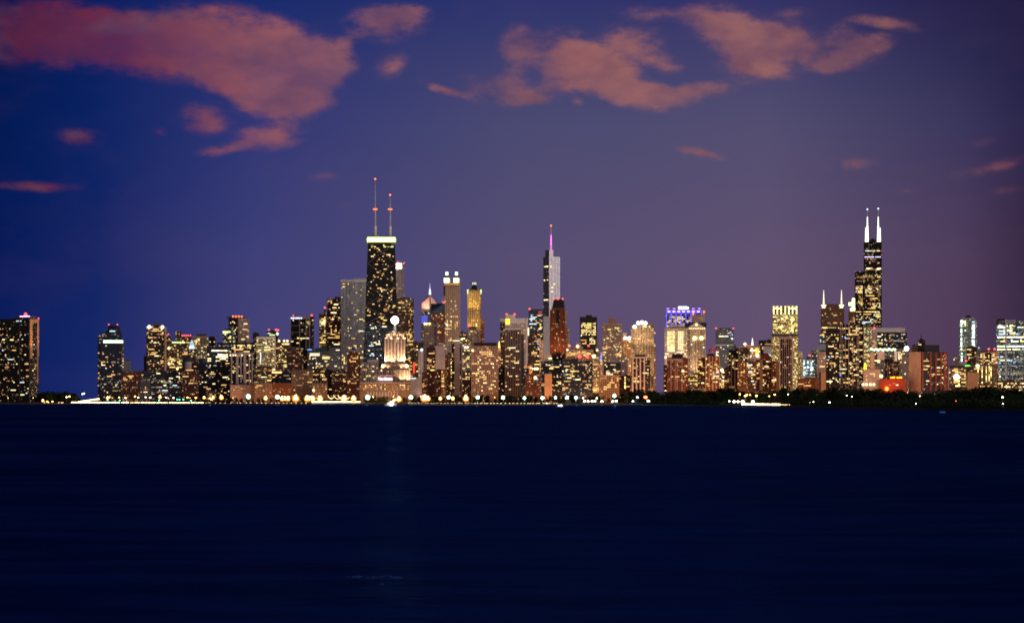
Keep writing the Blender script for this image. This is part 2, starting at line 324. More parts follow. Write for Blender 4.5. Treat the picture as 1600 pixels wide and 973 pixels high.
class Bd:
    """one building: an Empty at its foot that parents wall, penthouse, windows ..."""
    def __init__(s, name, label, x0, x1, Y, side=0, theta=None, cat='building', group=None, depth=None):
        s.Y = Y; s.x0, s.x1 = x0, x1
        if side > 0: s.fx0, s.fx1 = x0, x1-side; s.xc = s.fx1
        elif side < 0: s.fx0, s.fx1 = x0-side, x1; s.xc = s.fx0
        else: s.fx0, s.fx1 = x0, x1; s.xc = (x0+x1)/2
        X = XW(s.xc, Y); s.a = math.atan2(X, Y); s.s = Y*math.cos(s.a)/FPX
        fw = (s.fx1-s.fx0)*s.s
        s.D = depth or max(16.0, min(60.0, fw*.9)); s.th = 0.0
        if side:
            ps = abs(side)*s.s
            if theta is not None: s.th = R(theta); s.D = ps/math.sin(s.th)
            else:
                s.th = math.asin(min(.64, ps/s.D)); s.D = ps/math.sin(s.th)
        s.side = side; phi = -s.th if side > 0 else s.th
        s.k = s.s/math.cos(s.th)
        s.root = empty(name, (X, Y, GZ), -s.a+phi); tag(s.root, label, cat, group)
        s.nw = 0; s.extra = {}
    def u(s, px): return (px-s.xc)*s.k
    def z(s, py): return CAMZ-GZ+(HOR-py)*s.Y/FPX
    def foot(s, x0, x1, v0=0.0, D=None):
        D = D or s.D
        return [(s.u(x0), v0), (s.u(x1), v0), (s.u(x1), v0+D), (s.u(x0), v0+D)]
    def body(s, sty, yt, x0=None, x1=None, yb=None, part='wall', v0=0.0, D=None, sidesty=None, pu=None, pv=None, lit=None, chamfer=0, tx=None):
        x0 = s.fx0 if x0 is None else x0; x1 = s.fx1 if x1 is None else x1
        pts = s.foot(x0, x1, v0, D)
        if chamfer:
            c = chamfer*s.k; (a, b), (d, _), _, (_, e) = pts
            pts = [(a+c,b),(d-c,b),(d,b+c),(d,e-c),(d-c,e),(a+c,e),(a,e-c),(a,b+c)]
        top = None
        if tx and chamfer:
            mx = (s.u(x0)+s.u(x1))/2; my = v0+(D or s.D)/2; f = (tx[1]-tx[0])/(x1-x0); top = [(mx+(a-mx)*f, my+(b-my)*f) for a, b in pts]
        elif tx: top = [(s.u(tx[0]), v0+2), (s.u(tx[1]), v0+2), (s.u(tx[1]), v0+(D or s.D)-2), (s.u(tx[0]), v0+(D or s.D)-2)]
        z0 = -1.0 if yb is None else s.z(yb)
        mats = [facade(sty, s.s, pu, pv, lit) if sty in STY else MATS[sty]]
        smi = None
        if sidesty:
            mats.append(facade(sidesty, s.s) if sidesty in STY else MATS[sidesty]); smi = [0]*len(pts)
            if len(pts) == 4: smi = [0, 1, 0, 1]
        s.low = min(getattr(s, 'low', 1e9), 0); m = MB().prism(pts, z0, s.z(yt), top, 0, smi)
        return m.build(part, mats[0], s.root, mats=mats)
    def pbox(s, part, x0, x1, yt, yb, mat, v0=-0.6, v1=.2, label=None):
        o = MB().box(s.u(x0), s.u(x1), v0, v1, s.z(yb), s.z(yt)).build(part, mat, s.root)
        if label: o['label'] = label
        return o
    def pen(s, x0, x1, yt, yb, mat=None, v0=4, part='penthouse', D=None):
        return MB().box(s.u(x0), s.u(x1), v0, v0+(D or max(6, s.D*.6)), s.z(yb)+.004, s.z(yt)).build(part, mat or MATS['roofbox'], s.root)
    def ridge(s, part, x0, x1, yt, yb, tx0, tx1, mat, v0=0.0, D=None, vt=None):
        """a tapering roof: base x0..x1 at yb, top tx0..tx1 at yt"""
        D = D or s.D; p = s.foot(x0, x1, v0, D); vm = v0+D/2; h = D/2*max(.02, (tx1-tx0)/max(.01, x1-x0)) if vt is None else vt
        t = [(s.u(tx0), vm-h), (s.u(tx1), vm-h), (s.u(tx1), vm+h), (s.u(tx0), vm+h)]
        return MB().prism(p, s.z(yb)+.004, s.z(yt), t).build(part, mat, s.root)
    def mast(s, part, px, yt, yb, r0, r1, mat, v=None, n=6):
        v = s.D/2 if v is None else v
        return MB().bar((s.u(px), v, s.z(yb)), (s.u(px), v, s.z(yt)), r0, n, r1).build(part, mat, s.root)
    def light(s, px, py, r=2.2, k='r', v=-1.0, part='beacon', on=None):
        return MB().ball((s.u(px), v, s.z(py)), r).build(part, lampmat(k), on or s.root)
    def win(s, x0, x1, y0, y1, n, cols='wwwyhhd', pu=2.4, pv=2.6, run=2, w=.78, h=.62, v=0.0, prob=None, shape=1.0):
        """n lit windows in the cells of the facade grid between picture columns x0..x1 and rows y0..y1"""
        nu, nv = max(1, int((x1-x0)/pu)), max(1, int((y1-y0)/pv)); used = set(); rr = random.Random(int(x0*131+y0*17+s.Y))
        rowf = [rr.random()**2 for _ in range(nv)]
        n = int(nu*nv*prob) if prob is not None else max(1, int(round(n*.6)))
        tries = 0; made = 0
        while made < n and tries < n*40:
            tries += 1
            j = rr.randrange(nv)
            if prob is None and rr.random() > .25+rowf[j]: continue
            i = rr.randrange(nu); L = 1
            if run > 1 and rr.random() < .42: L = rr.randint(2, run+2)
            L = min(L, nu-i)
            if any((i+q, j) in used for q in range(L)): continue
            for q in range(L): used.add((i+q, j))
            made += 1
            k = rr.choice(cols)
            ww = (pu*(L-1)+pu*w*(rr.uniform(.8,1.1) if prob is None else 1))*s.k; hh = pv*h*s.s*(rr.uniform(.75,1.15) if prob is None else 1)
            cx = s.u(x0+pu*(i+L/2)); cz = s.z(y0+pv*(j+.5))
            if s.nw < 90:
                o = link('window', unit_box(k), s.root, (cx, v, cz)); o.scale = (ww, .5, hh); s.nw += 1
            else:
                s.extra.setdefault(k, []).append((cx, v, cz, ww, hh))
        return s
    def sidewin(s, n, y0, y1, cols='wwyhd', pv=2.6):
        rr = random.Random(int(s.x0*37+y0)); x = 0.0 if True else 0
        for _ in range(n):
            d = rr.uniform(.12,.88)*s.D; cz = s.z(rr.uniform(y0, y1)); k = rr.choice(cols)
            o = link('window', unit_box(k), s.root, (x, d, cz)); o.scale = (.5, 3.0, pv*.6*s.s)
        return s
    def done(s):
        if s.extra:
            m = MB(); mats = []
            for i, (k, L) in enumerate(s.extra.items()):
                mats.append(lampmat(k))
                for cx, v, cz, ww, hh in L: m.box(cx-ww/2, cx+ww/2, v-.25, v+.25, cz-hh/2, cz+hh/2, i)
            o = m.build('window', mats[0], s.root, mats=mats); o['kind'] = 'stuff'
        return s
    def spot(s, px, py, v, tpx, tpy, tv, watts, col=(1,.72,.36), cone=70, r=1.0):
        """a floodlight parented to the building: a small fixture and its beam"""
        f = MB().box(-.9,.9,-.6,.6,-.4,.4).build('floodlight', MATS['lampcase'], s.root, (s.u(px), v, s.z(py)))
        l = bpy.data.lights.new('flood_beam', 'SPOT'); l.energy = watts; l.color = col; l.spot_size = R(cone); l.spot_blend = .6; l.shadow_soft_size = r
        o = bpy.data.objects.new('flood_beam', l); C.objects.link(o); o.parent = s.root
        a = Vector((s.u(px), v, s.z(py)+.6)); b = Vector((s.u(tpx), tv, s.z(tpy)))
        o.location = a; o.rotation_euler = (b-a).to_track_quat('-Z', 'Y').to_euler()
        return f
plain('roofbox', (.10,.085,.085)); plain('darkroof', (.02,.018,.024)); plain('navyroof', (.03,.05,.09)); plain('lampcase', (.06,.06,.065), .5)
plain('steel', (.32,.32,.34), .45, .6); plain('paintwhite', (.74,.72,.70), .6); plain('concrete', (.38,.34,.31)); plain('pierpink', (.56,.44,.42)); plain('piertan', (.52,.36,.24))
plain('piergrey', (.44,.45,.50)); plain('pierdark', (.07,.06,.065)); plain('bracegrey', (.075,.075,.085)); plain('redbrick', (.30,.07,.035)); plain('bluepier', (.12,.12,.30))
plain('asphalt', (.045,.045,.048), .85); plain('stone', (.30,.28,.26), .9); plain('bark', (.055,.038,.026), .9); plain('redsteel', (.30,.03,.03), .5)
# ------------------------------------------------------------------ ground, lake, road
SHORE = [(-900,7000),(-200,5700),(100,5200),(400,4500),(640,4080),(1000,4000),(1100,3350),(1250,2650),(1450,2080),(1700,1850),(2600,1700)]
def shoreY(px):
    for (a, ya), (b, yb) in zip(SHORE, SHORE[1:]):
        if px <= b: return ya+(yb-ya)*(max(px,a)-a)/(b-a)
    return SHORE[-1][1]
def ribbon(name, d0, d1, z, mat, p0=-900, p1=2600, step=20):
    v, f = [], []; px = p0; i = 0
    while px <= p1:
        Y = shoreY(px); X = XW(px, Y)
        v += [(X, Y+d0, z), (X, Y+d1, z)]
        if i: f.append((2*i-2, 2*i, 2*i+1, 2*i-1))
        i += 1; px += step
    o = link(name, new_mesh(name, v, f, mat)); o['kind'] = 'structure'; return o
# lake
wm = bpy.data.materials.new("lake_water"); wm.use_nodes = True; nt = wm.node_tree; b = nt.nodes['Principled BSDF']
nt.nodes.remove(b); wo = nt.nodes['Material Output']
t = N(nt, 'ShaderNodeTexCoord')
def wnoise(sx, sy, det, rg):
    mp = N(nt, 'ShaderNodeMapping'); nt.links.new(t.outputs['Object'], mp.inputs[0]); mp.inputs['Scale'].default_value = (sx, sy, 1); return noise(nt, mp.outputs[0], 1.0, det, rg).outputs['Fac']
chop, swell, slick = wnoise(.22, .55, 8, .62), wnoise(.02, .06, 5, .55), wnoise(.0045, .010, 6, .6)
bm_ = N(nt, 'ShaderNodeBump'); bm_.inputs['Strength'].default_value = .55; bm_.inputs['Distance'].default_value = 1.0
nt.links.new(M_(nt, 'ADD', M_(nt, 'MULTIPLY', chop, .55), M_(nt, 'MULTIPLY', swell, 2.2)), bm_.inputs['Height'])
df = N(nt, 'ShaderNodeBsdfDiffuse'); gl = N(nt, 'ShaderNodeBsdfGlossy'); gl.inputs['Color'].default_value = (.14,.40,1,1); nt.links.new(bm_.outputs[0], gl.inputs['Normal']); nt.links.new(bm_.outputs[0], df.inputs['Normal'])
patch = M_(nt, 'ADD', M_(nt, 'MULTIPLY', slick, .45), M_(nt, 'MULTIPLY', wnoise(.07, .16, 7, .66), .55))
nt.links.new(MIX(nt, MAPR(nt, patch, .38, .64), (.0003,.0040,.030,1), (.0012,.018,.106,1)), df.inputs['Color'])     # lighter and darker sheen of wind streaks, put into the base colour
nt.links.new(MAPR(nt, slick, .35, .65, .22, .34), gl.inputs['Roughness'])                                            # gusts roughen the surface
ms = N(nt, 'ShaderNodeMixShader'); ms.inputs[0].default_value = .085; nt.links.new(df.outputs[0], ms.inputs[1]); nt.links.new(gl.outputs[0], ms.inputs[2]); nt.links.new(ms.outputs[0], wo.inputs[0])
lake = link('lake', new_mesh('lake', [(-9000,-600,0),(9000,-600,0),(9000,9000,0),(-9000,9000,0)], [(0,1,2,3)], wm)); lake['kind'] = 'structure'
# land: one sheet behind the shoreline reaching the horizon, with its sea wall
gm = plain('groundsoil', (.035,.034,.028), .95)
v, f = [], []
pts = []
px = -900
while px <= 2600: pts.append((XW(px, shoreY(px)), shoreY(px))); px += 20
n = len(pts)
v = [(x,y,GZ) for x,y in pts] + [(x*6,60000,GZ) for x,y in pts]
f = [(i,i+1,n+i+1,n+i) for i in range(n-1)]
ground = link('ground', new_mesh('ground', v, f, gm)); ground['kind'] = 'structure'
f = []
wp = [p for p in pts if p[0] < XW(1010, shoreY(1010))]; bp = pts[len(wp)-1:]
v = [(x,y,-2) for x,y in bp] + [(x,y+3,GZ) for x,y in bp]; m_ = len(bp)
bank = link('shore_bank', new_mesh('shore_bank', v, [(i,i+1,m_+i+1,m_+i) for i in range(m_-1)], gm)); bank['kind'] = 'structure'
n = len(wp); v = [(x,y,-2) for x,y in wp] + [(x,y,GZ+.5) for x,y in wp] + [(x,y+1.2,GZ+.5) for x,y in wp] + [(x,y+1.2,GZ-.5) for x,y in wp]
f = [(k*n+i,k*n+i+1,(k+1)*n+i+1,(k+1)*n+i) for k in range(3) for i in range(n-1)]
sw = link('seawall', new_mesh('seawall', v, f, plain('seawallstone', (.15,.14,.125), .9))); tag(sw, 'long low stone seawall between the lake and the shoreline road', 'seawall')
ribbon('promenade', 1.6, 12, GZ+.004, plain('paving', (.16,.15,.14), .9), -900, 1000)
ribbon('road', 16, 40, GZ+.004, MATS['asphalt'], -900, 1260)
for k, d in enumerate((15.6, 40.0)):
    kb = MB(); px = -900; prev = None
    while px <= 1260:
        Y = shoreY(px); X = XW(px, Y)
        if prev: kb.bar((prev[0], prev[1]+d+.2, GZ+.06), (X, Y+d+.2, GZ+.06), .12)
        prev = (X, Y); px += 40
    o = kb.build('kerb', MATS['stone']); o['kind'] = 'structure'
lm = MB(); lv, lf = [], []
px = -900
while px < 1250:
    Y = shoreY(px); X = XW(px, Y); i = len(lv)
    lv += [(X,Y+27.9,GZ+.008),(X+4,Y+27.9,GZ+.008),(X+4,Y+28.1,GZ+.008),(X,Y+28.1,GZ+.008)]; lf.append((i,i+1,i+2,i+3)); px += 12
o = link('road_marking', new_mesh('road_marking', lv, lf, MATS['paintwhite'])); o['kind'] = 'structure'

ALL = []
def S(name, label, x0, x1, yt, Y, sty, n=12, cols='wwwyhhd', yb=612, side=0, pens=(), red=(), theta=None, cat='building', sidesty=None, pu=None, pv=None, lit=None, chamfer=0, depth=None, run=2, sw=0, roofmat=None):
    b = Bd(name, label, x0, x1, Y, side, theta, cat, None, depth)
    b.body(sty, yt, sidesty=sidesty, pu=pu, pv=pv, lit=lit, chamfer=chamfer)
    pn = None
    for p in pens: pn = b.pen(p[0], p[1], p[2], yt, roofmat)
    if n and not pens and x1-x0 > 11:                         # lift houses, tanks and masts on the flat roofs
        q = random.Random(int(x0*13+Y)); w0 = x0+(x1-x0-abs(side))*q.uniform(.12,.5); w1 = w0+q.uniform(2.2,5.5)
        b.pen(w0, w1, yt-q.uniform(1.2,2.6), yt, roofmat, q.uniform(3,8), 'lift_house', 8)
        if q.random() < .6: b.pen(w1+q.uniform(.6,1.5), w1+q.uniform(2.2,3.4), yt-q.uniform(.7,1.4), yt, MATS['darkroof'], 3, 'roof_tank', 5)
        if q.random() < .5: b.mast('roof_mast', w0+1, yt-q.uniform(3,6.5), yt, .35, .2, MATS['steel'], 7)
    if n: b.win(b.fx0+.7, b.fx1-.7, yt+2.5, yb, n, cols, pu or STY.get(sty, STY["brick"])[8], pv or STY.get(sty, STY["brick"])[9], run)
    if sw: b.sidewin(sw, yt+4, yb-4, cols)
    for r in red: b.light(r[0], r[1], r[2] if len(r) > 2 else 1.9, r[3] if len(r) > 3 else 'r', v=b.D/2, on=pn if pn and pens[-1][0]-1 <= r[0] <= pens[-1][1]+1 else None)
    ALL.append(b); return b
def piers(b, xs, yt, yb, w, mat, part='pier', out=.9):
    for x in xs: b.pbox(part, x-w/2, x+w/2, yt, yb, mat, -out, .2)

# ================================================================== far left
b = S('apartment_tower', 'dark tower at the left edge with a tan corner frame and red roof beacon', -2, 61, 497.5, 5400, 'black', 70, 'wwwoodhwc', 622, side=15, sidesty='black', pens=[(20,45,493.5)], red=[(32.5,490.5,3.2)], theta=38, sw=9)
b.pbox('roof_light', 29, 44.5, 493.2, 494.6, lampmat('V'), 3.2, 4)
b.win(15.5, 31, 529, 532, 4, 'yw', 3, 3, 2)
piers(b, [30.5, 46], 498, 626, 1.4, MATS['pierdark'])
D_ = b.D
for (f0, f1, y0, y1) in ((.04,.30,498.5,560),(.80,.97,498.5,556),(.30,.80,498.5,504),(.80,.90,556,600)):
    MB().box(-.1, .5, D_*f0, D_*f1, b.z(y1), b.z(y0)).build('corner_frame', plain('framerust', (.62,.30,.13)), b.root)
MB().ball((0, D_*.95, b.z(496.8)), 1.6).build('beacon', lampmat('r'), b.root)
fl = bpy.data.lights.new('flood_beam', 'SPOT'); fl.energy = 90000; fl.color = (1,.55,.22); fl.spot_size = R(70); fl.spot_blend = .7
fo = bpy.data.objects.new('flood_beam', fl); C.objects.link(fo); fo.parent = b.root; fo.location = (36, D_*.5-8, b.z(560)); fo.rotation_euler = (Vector((0, D_*.5, b.z(508)))-Vector(fo.location)).to_track_quat('-Z','Y').to_euler()
b = Bd('apartment_tower', 'navy glass tower with a domed top and glowing pale green band near its crown', 152.5, 194, 5500)
b.body('navy', 523.5, 152.5, 158, D=22); b.body('navy', 518.5, 157, 190, v0=-3); b.body('slate', 530, 187, 194, v0=-1, lit=.3); b.body('navy', 507.6, 165.5, 189.5, 518.6, v0=4, chamfer=7, tx=(170,185))
b.pbox('light_band', 161.5, 192, 531.6, 535.6, lampmat('G'), -3.8, -2.8); b.light(170,507,1.4); b.light(183.5,507,1.4)
b.win(158, 186, 539, 616, 34, 'wwwhdh', 2.2, 2.5, v=-3); b.win(187.2, 193.6, 560, 614, 26, 'wywhh', 2.0, 2.4, 1, v=-1); b.win(153, 157, 545, 610, 5, 'w', v=0); b.win(166, 188, 516, 518, 2, 'c', v=-3); ALL.append(b)
S('apartment_tower', 'small plain pale grey tower top beside the domed navy tower', 192.5, 204.5, 564, 5700, 'grey', 0, lit=0, pens=[(196,201,561)])
S('apartment_block', 'maroon block standing right beside the foot of the domed navy tower', 189, 221, 581, 5350, 'maroon', 9, 'wwo', 614, pens=[(207,217,578.5)])
b = S('apartment_tower', 'dark tower with faint cross bracing, a pale cap and two bright corner lamps', 228.5, 260.5, 510.5, 5800, 'dark', 58, 'wwwwhod', 577, side=3.5, sidesty='tan', pens=[(236.5,252.5,505)])
b.pbox('roof_cap', 228.5, 257, 509.6, 513, MATS['paintwhite'], -.9, .2); b.pbox('roof_opening', 240, 248.5, 509, 512.2, MATS['darkroof'], -1.3, -.8)
b.light(233.5, 510.5, 3.0, 'W', -2); b.light(254, 510.5, 2.6, 'W', -2)
for (xa, ya, xb, yb_) in ((229,514,256,548),(256,514,229,548),(229,548,256,580),(256,548,229,580)):
    MB().bar((b.u(xa), -.7, b.z(ya)), (b.u(xb), -.7, b.z(yb_)), .9).build('cross_brace', MATS['bracegrey'], b.root)
for q in range(24): pass
b.pbox('lit_corner', 257.2, 259.6, 516, 578, MATS['piertan'], -.9, .3)
S('apartment_tower', 'narrow unlit dark tower hugging the left flank of the cross braced tower', 224.8, 229.4, 555, 5850, 'black', 0)
S('apartment_tower', 'slim reddish roofed tower just right of the cross braced tower', 260, 268, 523.5, 6200, 'brown', 8, 'wo', 575, red=[(263,522,1.6)])
b = S('apartment_tower', 'brown tower with a tall central fin and a yellow-green row of lamps under its roof', 264, 285, 536, 6000, 'brown', 34, 'wwyydh', 576)
b.body('brown', 517, 274, 283.5, 536.2, v0=3); b.win(268.5, 289, 533.2, 536.6, 8, 'gYg', 2.5, 3.4, 1, v=-1, prob=1.0); b.light(264, 544, 2.6, 'Y'); b.light(264, 568, 2.4, 'Y'); b.light(277, 576, 2.2, 'Y')
b = S('apartment_tower', 'brown tower topped by a ring of red lights behind the one with yellow-green lamps', 284, 299, 526, 6250, 'brown', 14, 'wwy', 556, pens=[(287,296,523)])
for x in (285,288,291,294,297.5): b.light(x, 524, 1.7, 'r')
b = S('office_tower', 'dark tower capped by a small glowing blue-white pyramid', 293, 306, 545, 5800, 'dark', 5, 'wh', 560)
b.ridge('lit_pyramid', 294.5, 305, 531, 545, 299, 300.6, emis('pyramidglass', (.55,.82,1.0), .85)); b.light(297.5,542.5,2.6,'c'); b.light(301.5,542.5,2.6,'c'); b.light(299.7,537,2.0,'b')
b = S('apartment_tower', 'pale framed grid tower with vertical piers right of the glowing pyramid', 300, 326, 526, 6300, 'yellowgrid', 22, 'wwyhd', 558, pens=[(307,322,521.5)], lit=.15)
piers(b, [300.5,304.7,309,313.2,317.4,321.6,325.6], 526, 565, .9, MATS['piertan']); b.pbox('cornice', 300, 326, 525.4, 527.6, MATS['piertan'], -1.1, .3)
S('apartment_tower', 'short dark flat-topped tower tucked right of the pale grid tower', 326.5, 337, 525.5, 6400, 'black', 5, 'wy', 545)
# domed pair and low dark blocks
b = S('apartment_tower', 'dusky building with two rounded dark domes and a pinkish drum', 285, 323, 566, 5600, 'dark', 8, 'wwo', 600)
for (x, r, yt) in ((293,7.6,553.5),(316,6.5,556)):
    MB().ball((b.u(x), 12, b.z(566)), r*b.s, 18, 10, 1.12).build('dome', MATS['navyroof'], b.root)
MB().prism([(b.u(294)+5.6*b.s*math.cos(i*math.pi/8), 2+5.6*b.s*math.sin(i*math.pi/8)) for i in range(16)], b.z(580), b.z(565)).build('drum', MATS['pierpink'], b.root)
b = S('apartment_block', 'plain maroon block with an orange lit cornice below the two dark domes', 284.5, 311, 579, 5400, 'maroon', 10, 'wod', 612)
b.pbox('cornice_light', 290.5, 302, 577.4, 578.8, lampmat('w'), -.9, -.2)
b.win(297, 307, 614, 617, 4, 'wo', 2.4, 3, 1)
S('office_block', 'wide dark slab behind the low block with dim greenish windows', 206, 284, 579.5, 5650, 'slate', 12, 'wwhh', 592, lit=.06)
b = S('office_block', 'wide low dark block with dim greenish window rows by the lakefront traffic', 234, 282, 591.5, 5420, 'navy', 0, yb=618, lit=.12)
b.win(236, 280, 594, 598, 9, 'ddyg', 2.6, 2.6, 3); b.win(249, 262, 611, 616, 6, 'gdy', 3, 2.6, 2); b.win(236,280,598,611,7,'dhc')
S('apartment_block', 'low grey block in front of the maroon block near the traffic', 219, 235, 591, 5300, 'slate', 6, 'hhdw', 614)
# glass and white blocks x 320-400
b = S('office_building', 'dark building with a small greenish floodlit top storey left of the pink-faced tower', 347.5, 368.5, 516.5, 6300, 'teal', 14, 'ygyh', 535, pens=[(352,360,513.4)])
b.pbox('lit_storey', 348, 360, 517.2, 519.6, lampmat('g'), -.9, .1); b.body('grey', 514, 361, 364.5, v0=-2, D=12); b.win(364.5, 368, 516, 521, 2, 'g')
b = S('apartment_tower', 'stepped tower with a dark left face, pinkish right face and red rooftop lights', 357, 390, 497.5, 6500, 'pink', 12, 'wwyh', 536, side=-15, sidesty='dark', theta=42, chamfer=0, sw=8)
b.pen(366, 386, 494.8, 497.5, None, 6)
for x in (366,370.5,375,379.5): b.light(x, 494.2, 2.0, 'R', 4)
b.body('pink', 527, 388, 391.5, v0=1, D=18)
b = S('office_building', 'broad dark blue office building with three pink lit columns above its bright floors', 339, 395, 535, 5950, 'navy', 22, 'wwyyh', 552, pens=[(381,384.5,532)])
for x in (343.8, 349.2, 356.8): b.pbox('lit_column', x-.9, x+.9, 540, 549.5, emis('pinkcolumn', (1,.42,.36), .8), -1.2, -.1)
b.win(365, 394, 538, 552, 16, 'wwyy', 3, 3.2, 4)
b = S('office_building', 'glass building with brilliantly lit white floors behind the black block', 323, 358.5, 541, 5800, 'navy', 0, yb=566)
b.win(330, 357, 546, 550, 14, 'hhW', 2.5, 3.4, 3, v=-.2); b.win(337, 357.5, 552.5, 566.5, 30, 'hhhWh', 3.2, 3.3, 5, w=.95, h=.75); b.win(324, 332.5, 552, 566, 9, 'hhyh', 3, 3.3, 1)
b = S('apartment_tower', 'white-piered tower with dark window bays standing on a tan base block', 358.5, 395, 552, 5400, 'black', 34, 'wwwyh', 599, pens=[(373,386,549.5)], roofmat=MATS['pierpink'])
piers(b, [361.8,369.8,371.8,376.5,382,389.8,394.2], 553, 600, 1.9, MATS['pierpink'], out=1.4); b.pbox('pier', 380.6, 384.6, 552, 600, MATS['pierpink'], -1.7, .2)
b.pbox('cornice', 358.5, 395, 551.4, 554.4, MATS['pierpink'], -1.8, .3)
for x in (360,364.5,368,378,390): b.light(x, 555, 1.5, 'h', -2.4)
S('apartment_block', 'tan base block under the white-piered tower with a flat blue-grey roof', 360, 397, 601, 5250, 'pink', 7, 'wdw', 618, pens=[(374,383,597.5)], roofmat=MATS['navyroof'])
S('apartment_tower', 'dark blue tower lower left of the black block with sparse lit windows', 312, 339, 567, 5520, 'navy', 20, 'wwohc', 610)
S('apartment_tower', 'black slab with few warm windows left of the white-piered tower', 338, 361, 564, 5480, 'black', 13, 'wwwh', 622, pens=[(344,352,561.5)])
S('low_building', 'low dim tan building at the foot of the dark blue tower by the road', 322, 338, 611, 5200, 'brown', 4, 'wd', 622)
# x 395-520
S('apartment_tower', 'narrow dark slab with a stepped top left of the green-lit grid tower', 395, 405, 520.5, 6050, 'dark', 4, 'wy', 560, pens=[(396,402,518.5)])
b = S('apartment_tower', 'pale flat-roofed grid tower full of yellow-green windows', 400.5, 430.5, 527, 5800, 'yellowgrid', 44, 'yyyghh', 585, pens=[(402,428,524.6)], lit=.3)
b.pbox('cornice', 400.5, 430.5, 526, 529.5, MATS['paintwhite'], -1.0, .3); b.pbox('corner_pier', 428.8, 430.6, 529, 575, MATS['paintwhite'], -1.0, .3); b.pbox('stair_light', 406.6, 407.8, 552, 566, lampmat('c'), -1, -.1); b.light(428,577,2.0,'h')
b = S('office_tower', 'dark tower with red roof beacons and one white lamp behind the yellow-green grid tower', 417.5, 435.5, 517, 6350, 'dark', 4, 'gc', 535, red=[(420,515,2.0),(431.5,515,2.6),(434.5,515.5,2.2)])
b.light(433.5, 521.5, 3.0, 'c', -2)
b = S('apartment_tower', 'brown tower with a golden lit rooftop and scattered yellow windows', 430, 454, 535, 6000, 'brown', 34, 'yywwhy', 576, pens=[(434,450,531.5)])
for x in (436, 444, 449): b.light(x, 532.5, 2.4, 'h', 2)
b.win(440, 453, 536, 541, 5, 'yY')
b = S('office_tower', 'dark glass tower in a pale frame with blue-white lettering along its top', 453.5, 490.5, 493.5, 6400, 'black', 10, 'wyyd', 541, side=6, sidesty='black', red=[(455.5,492.8,2.2),(484,492.3,2.6)], lit=.02)
fm = MATS['pierpink']
b.pbox('frame', 453.5, 484.5, 493.5, 498.6, fm, -1.0, .2)
for x in (454.1, 468.2, 478.2, 483.9): b.pbox('frame', x-.55, x+.55, 498.6, 545, fm, -1.0, .2)
for y in (508.6, 519.0, 529.4): b.pbox('frame', 454.6, 483.4, y-.4, y+.4, fm, -.9, .2)
for y in range(500, 545, 3): b.pbox('frame', 478.6, 483.4, y-.35, y+.35, fm, -.8, .2)
b.win(473, 490, 499, 512, 9, 'yyh', 2.4, 2.6); b.win(459, 484, 527, 532, 6, 'yyh'); b.win(457,460,499,502,1,'c')
m = MB(); rr = random.Random(4); x = 454.6
for wl in (7, 9, 2):
    for q in range(wl):
        w_ = .72; m.box(b.u(x), b.u(x+w_*.35), -1.5, -1.05, b.z(498), b.z(495.9))
        m.box(b.u(x+w_*.35), b.u(x+w_*.85), -1.5, -1.05, b.z(rr.choice((496.6,497.2,498))), b.z(rr.choice((495.9,496.0))) ); x += w_*1.22
    x += .9
m.build('sign_lettering', emis('signblue', (.62,.68,1), 3.0), b.root)
b = S('office_building', 'dark brown boxy block with reddish window rows below the pale framed glass tower', 448, 473.5, 544, 5700, 'maroon', 10, 'odwy', 573, pens=[(452,468,541.8)], roofmat=None)
b = S('office_building', 'blue-roofed office building with a lit white storey and a small blue sign', 480, 516, 548, 5850, 'slate', 26, 'wyhhcw', 577, pens=[(492,510,543.5)], roofmat=MATS['navyroof'])
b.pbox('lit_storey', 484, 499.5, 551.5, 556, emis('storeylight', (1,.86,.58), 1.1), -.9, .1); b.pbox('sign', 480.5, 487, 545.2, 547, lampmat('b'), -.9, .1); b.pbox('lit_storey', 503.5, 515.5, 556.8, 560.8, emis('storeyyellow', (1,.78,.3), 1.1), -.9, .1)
for x,y in ((491,530+45),(496,569),(486,561)): b.win(x-3, x+5, y-2, y+1, 3, 'yh')
S('apartment_tower', 'slim tower with dense warm windows left of the taller brown tower', 498.5, 511.5, 489.5, 6400, 'brown', 34, 'yyywh', 540, red=[(507.5,480.5,2.2)], pens=[(506,509,482.5)], lit=.35)
S('apartment_tower', 'brown tower with scattered warm windows left of the tall white gridded tower', 511, 533, 466.5, 6300, 'maroon', 52, 'wwwyhw', 542, pens=[(523,532,463.5)])
b = S('apartment_tower', 'tall white gridded slab standing left of the tapered black skyscraper', 532.5, 574, 437.5, 6200, 'slab', 46, 'wwyyh', 532, pens=[(553,574,434.5)], pu=2.0, pv=2.3, lit=.03, roofmat=MATS['piergrey'])
b.pbox('cornice', 532.5, 574, 437, 440.4, MATS['paintwhite'], -1.2, .3); piers(b, [533.2+i*4.5 for i in range(10)], 440, 534, .75, MATS['piergrey'], out=1.0)
b.pbox('belt', 532.5, 574, 534.5, 537.5, MATS['pierpink'], -1.2, .3)
b.win(534, 572, 539, 582, 75, 'yyyw', 2.6, 3.0, 1, h=.8, w=.6)
S('apartment_block', 'grey-mauve block with a dark roof in front of the tall white gridded slab', 515, 532, 543, 5800, 'slate', 9, 'wwh', 576, pens=[(515.5,531.5,538.5)], lit=.03, roofmat=MATS['darkroof'])
S('apartment_block', 'small dark block with a golden lit crown in the low row left of centre', 425, 440, 583, 5420, 'black', 5, 'wo', 598).pbox('crown_light', 425, 440, 580.4, 582.8, emis('crownorange', (1,.52,.18), 2.4), -.5, 6)
S('apartment_block', 'dark blue flat-topped block beside the small block with the golden crown', 439.5, 456, 577.5, 5480, 'navy', 3, 'wd', 598)
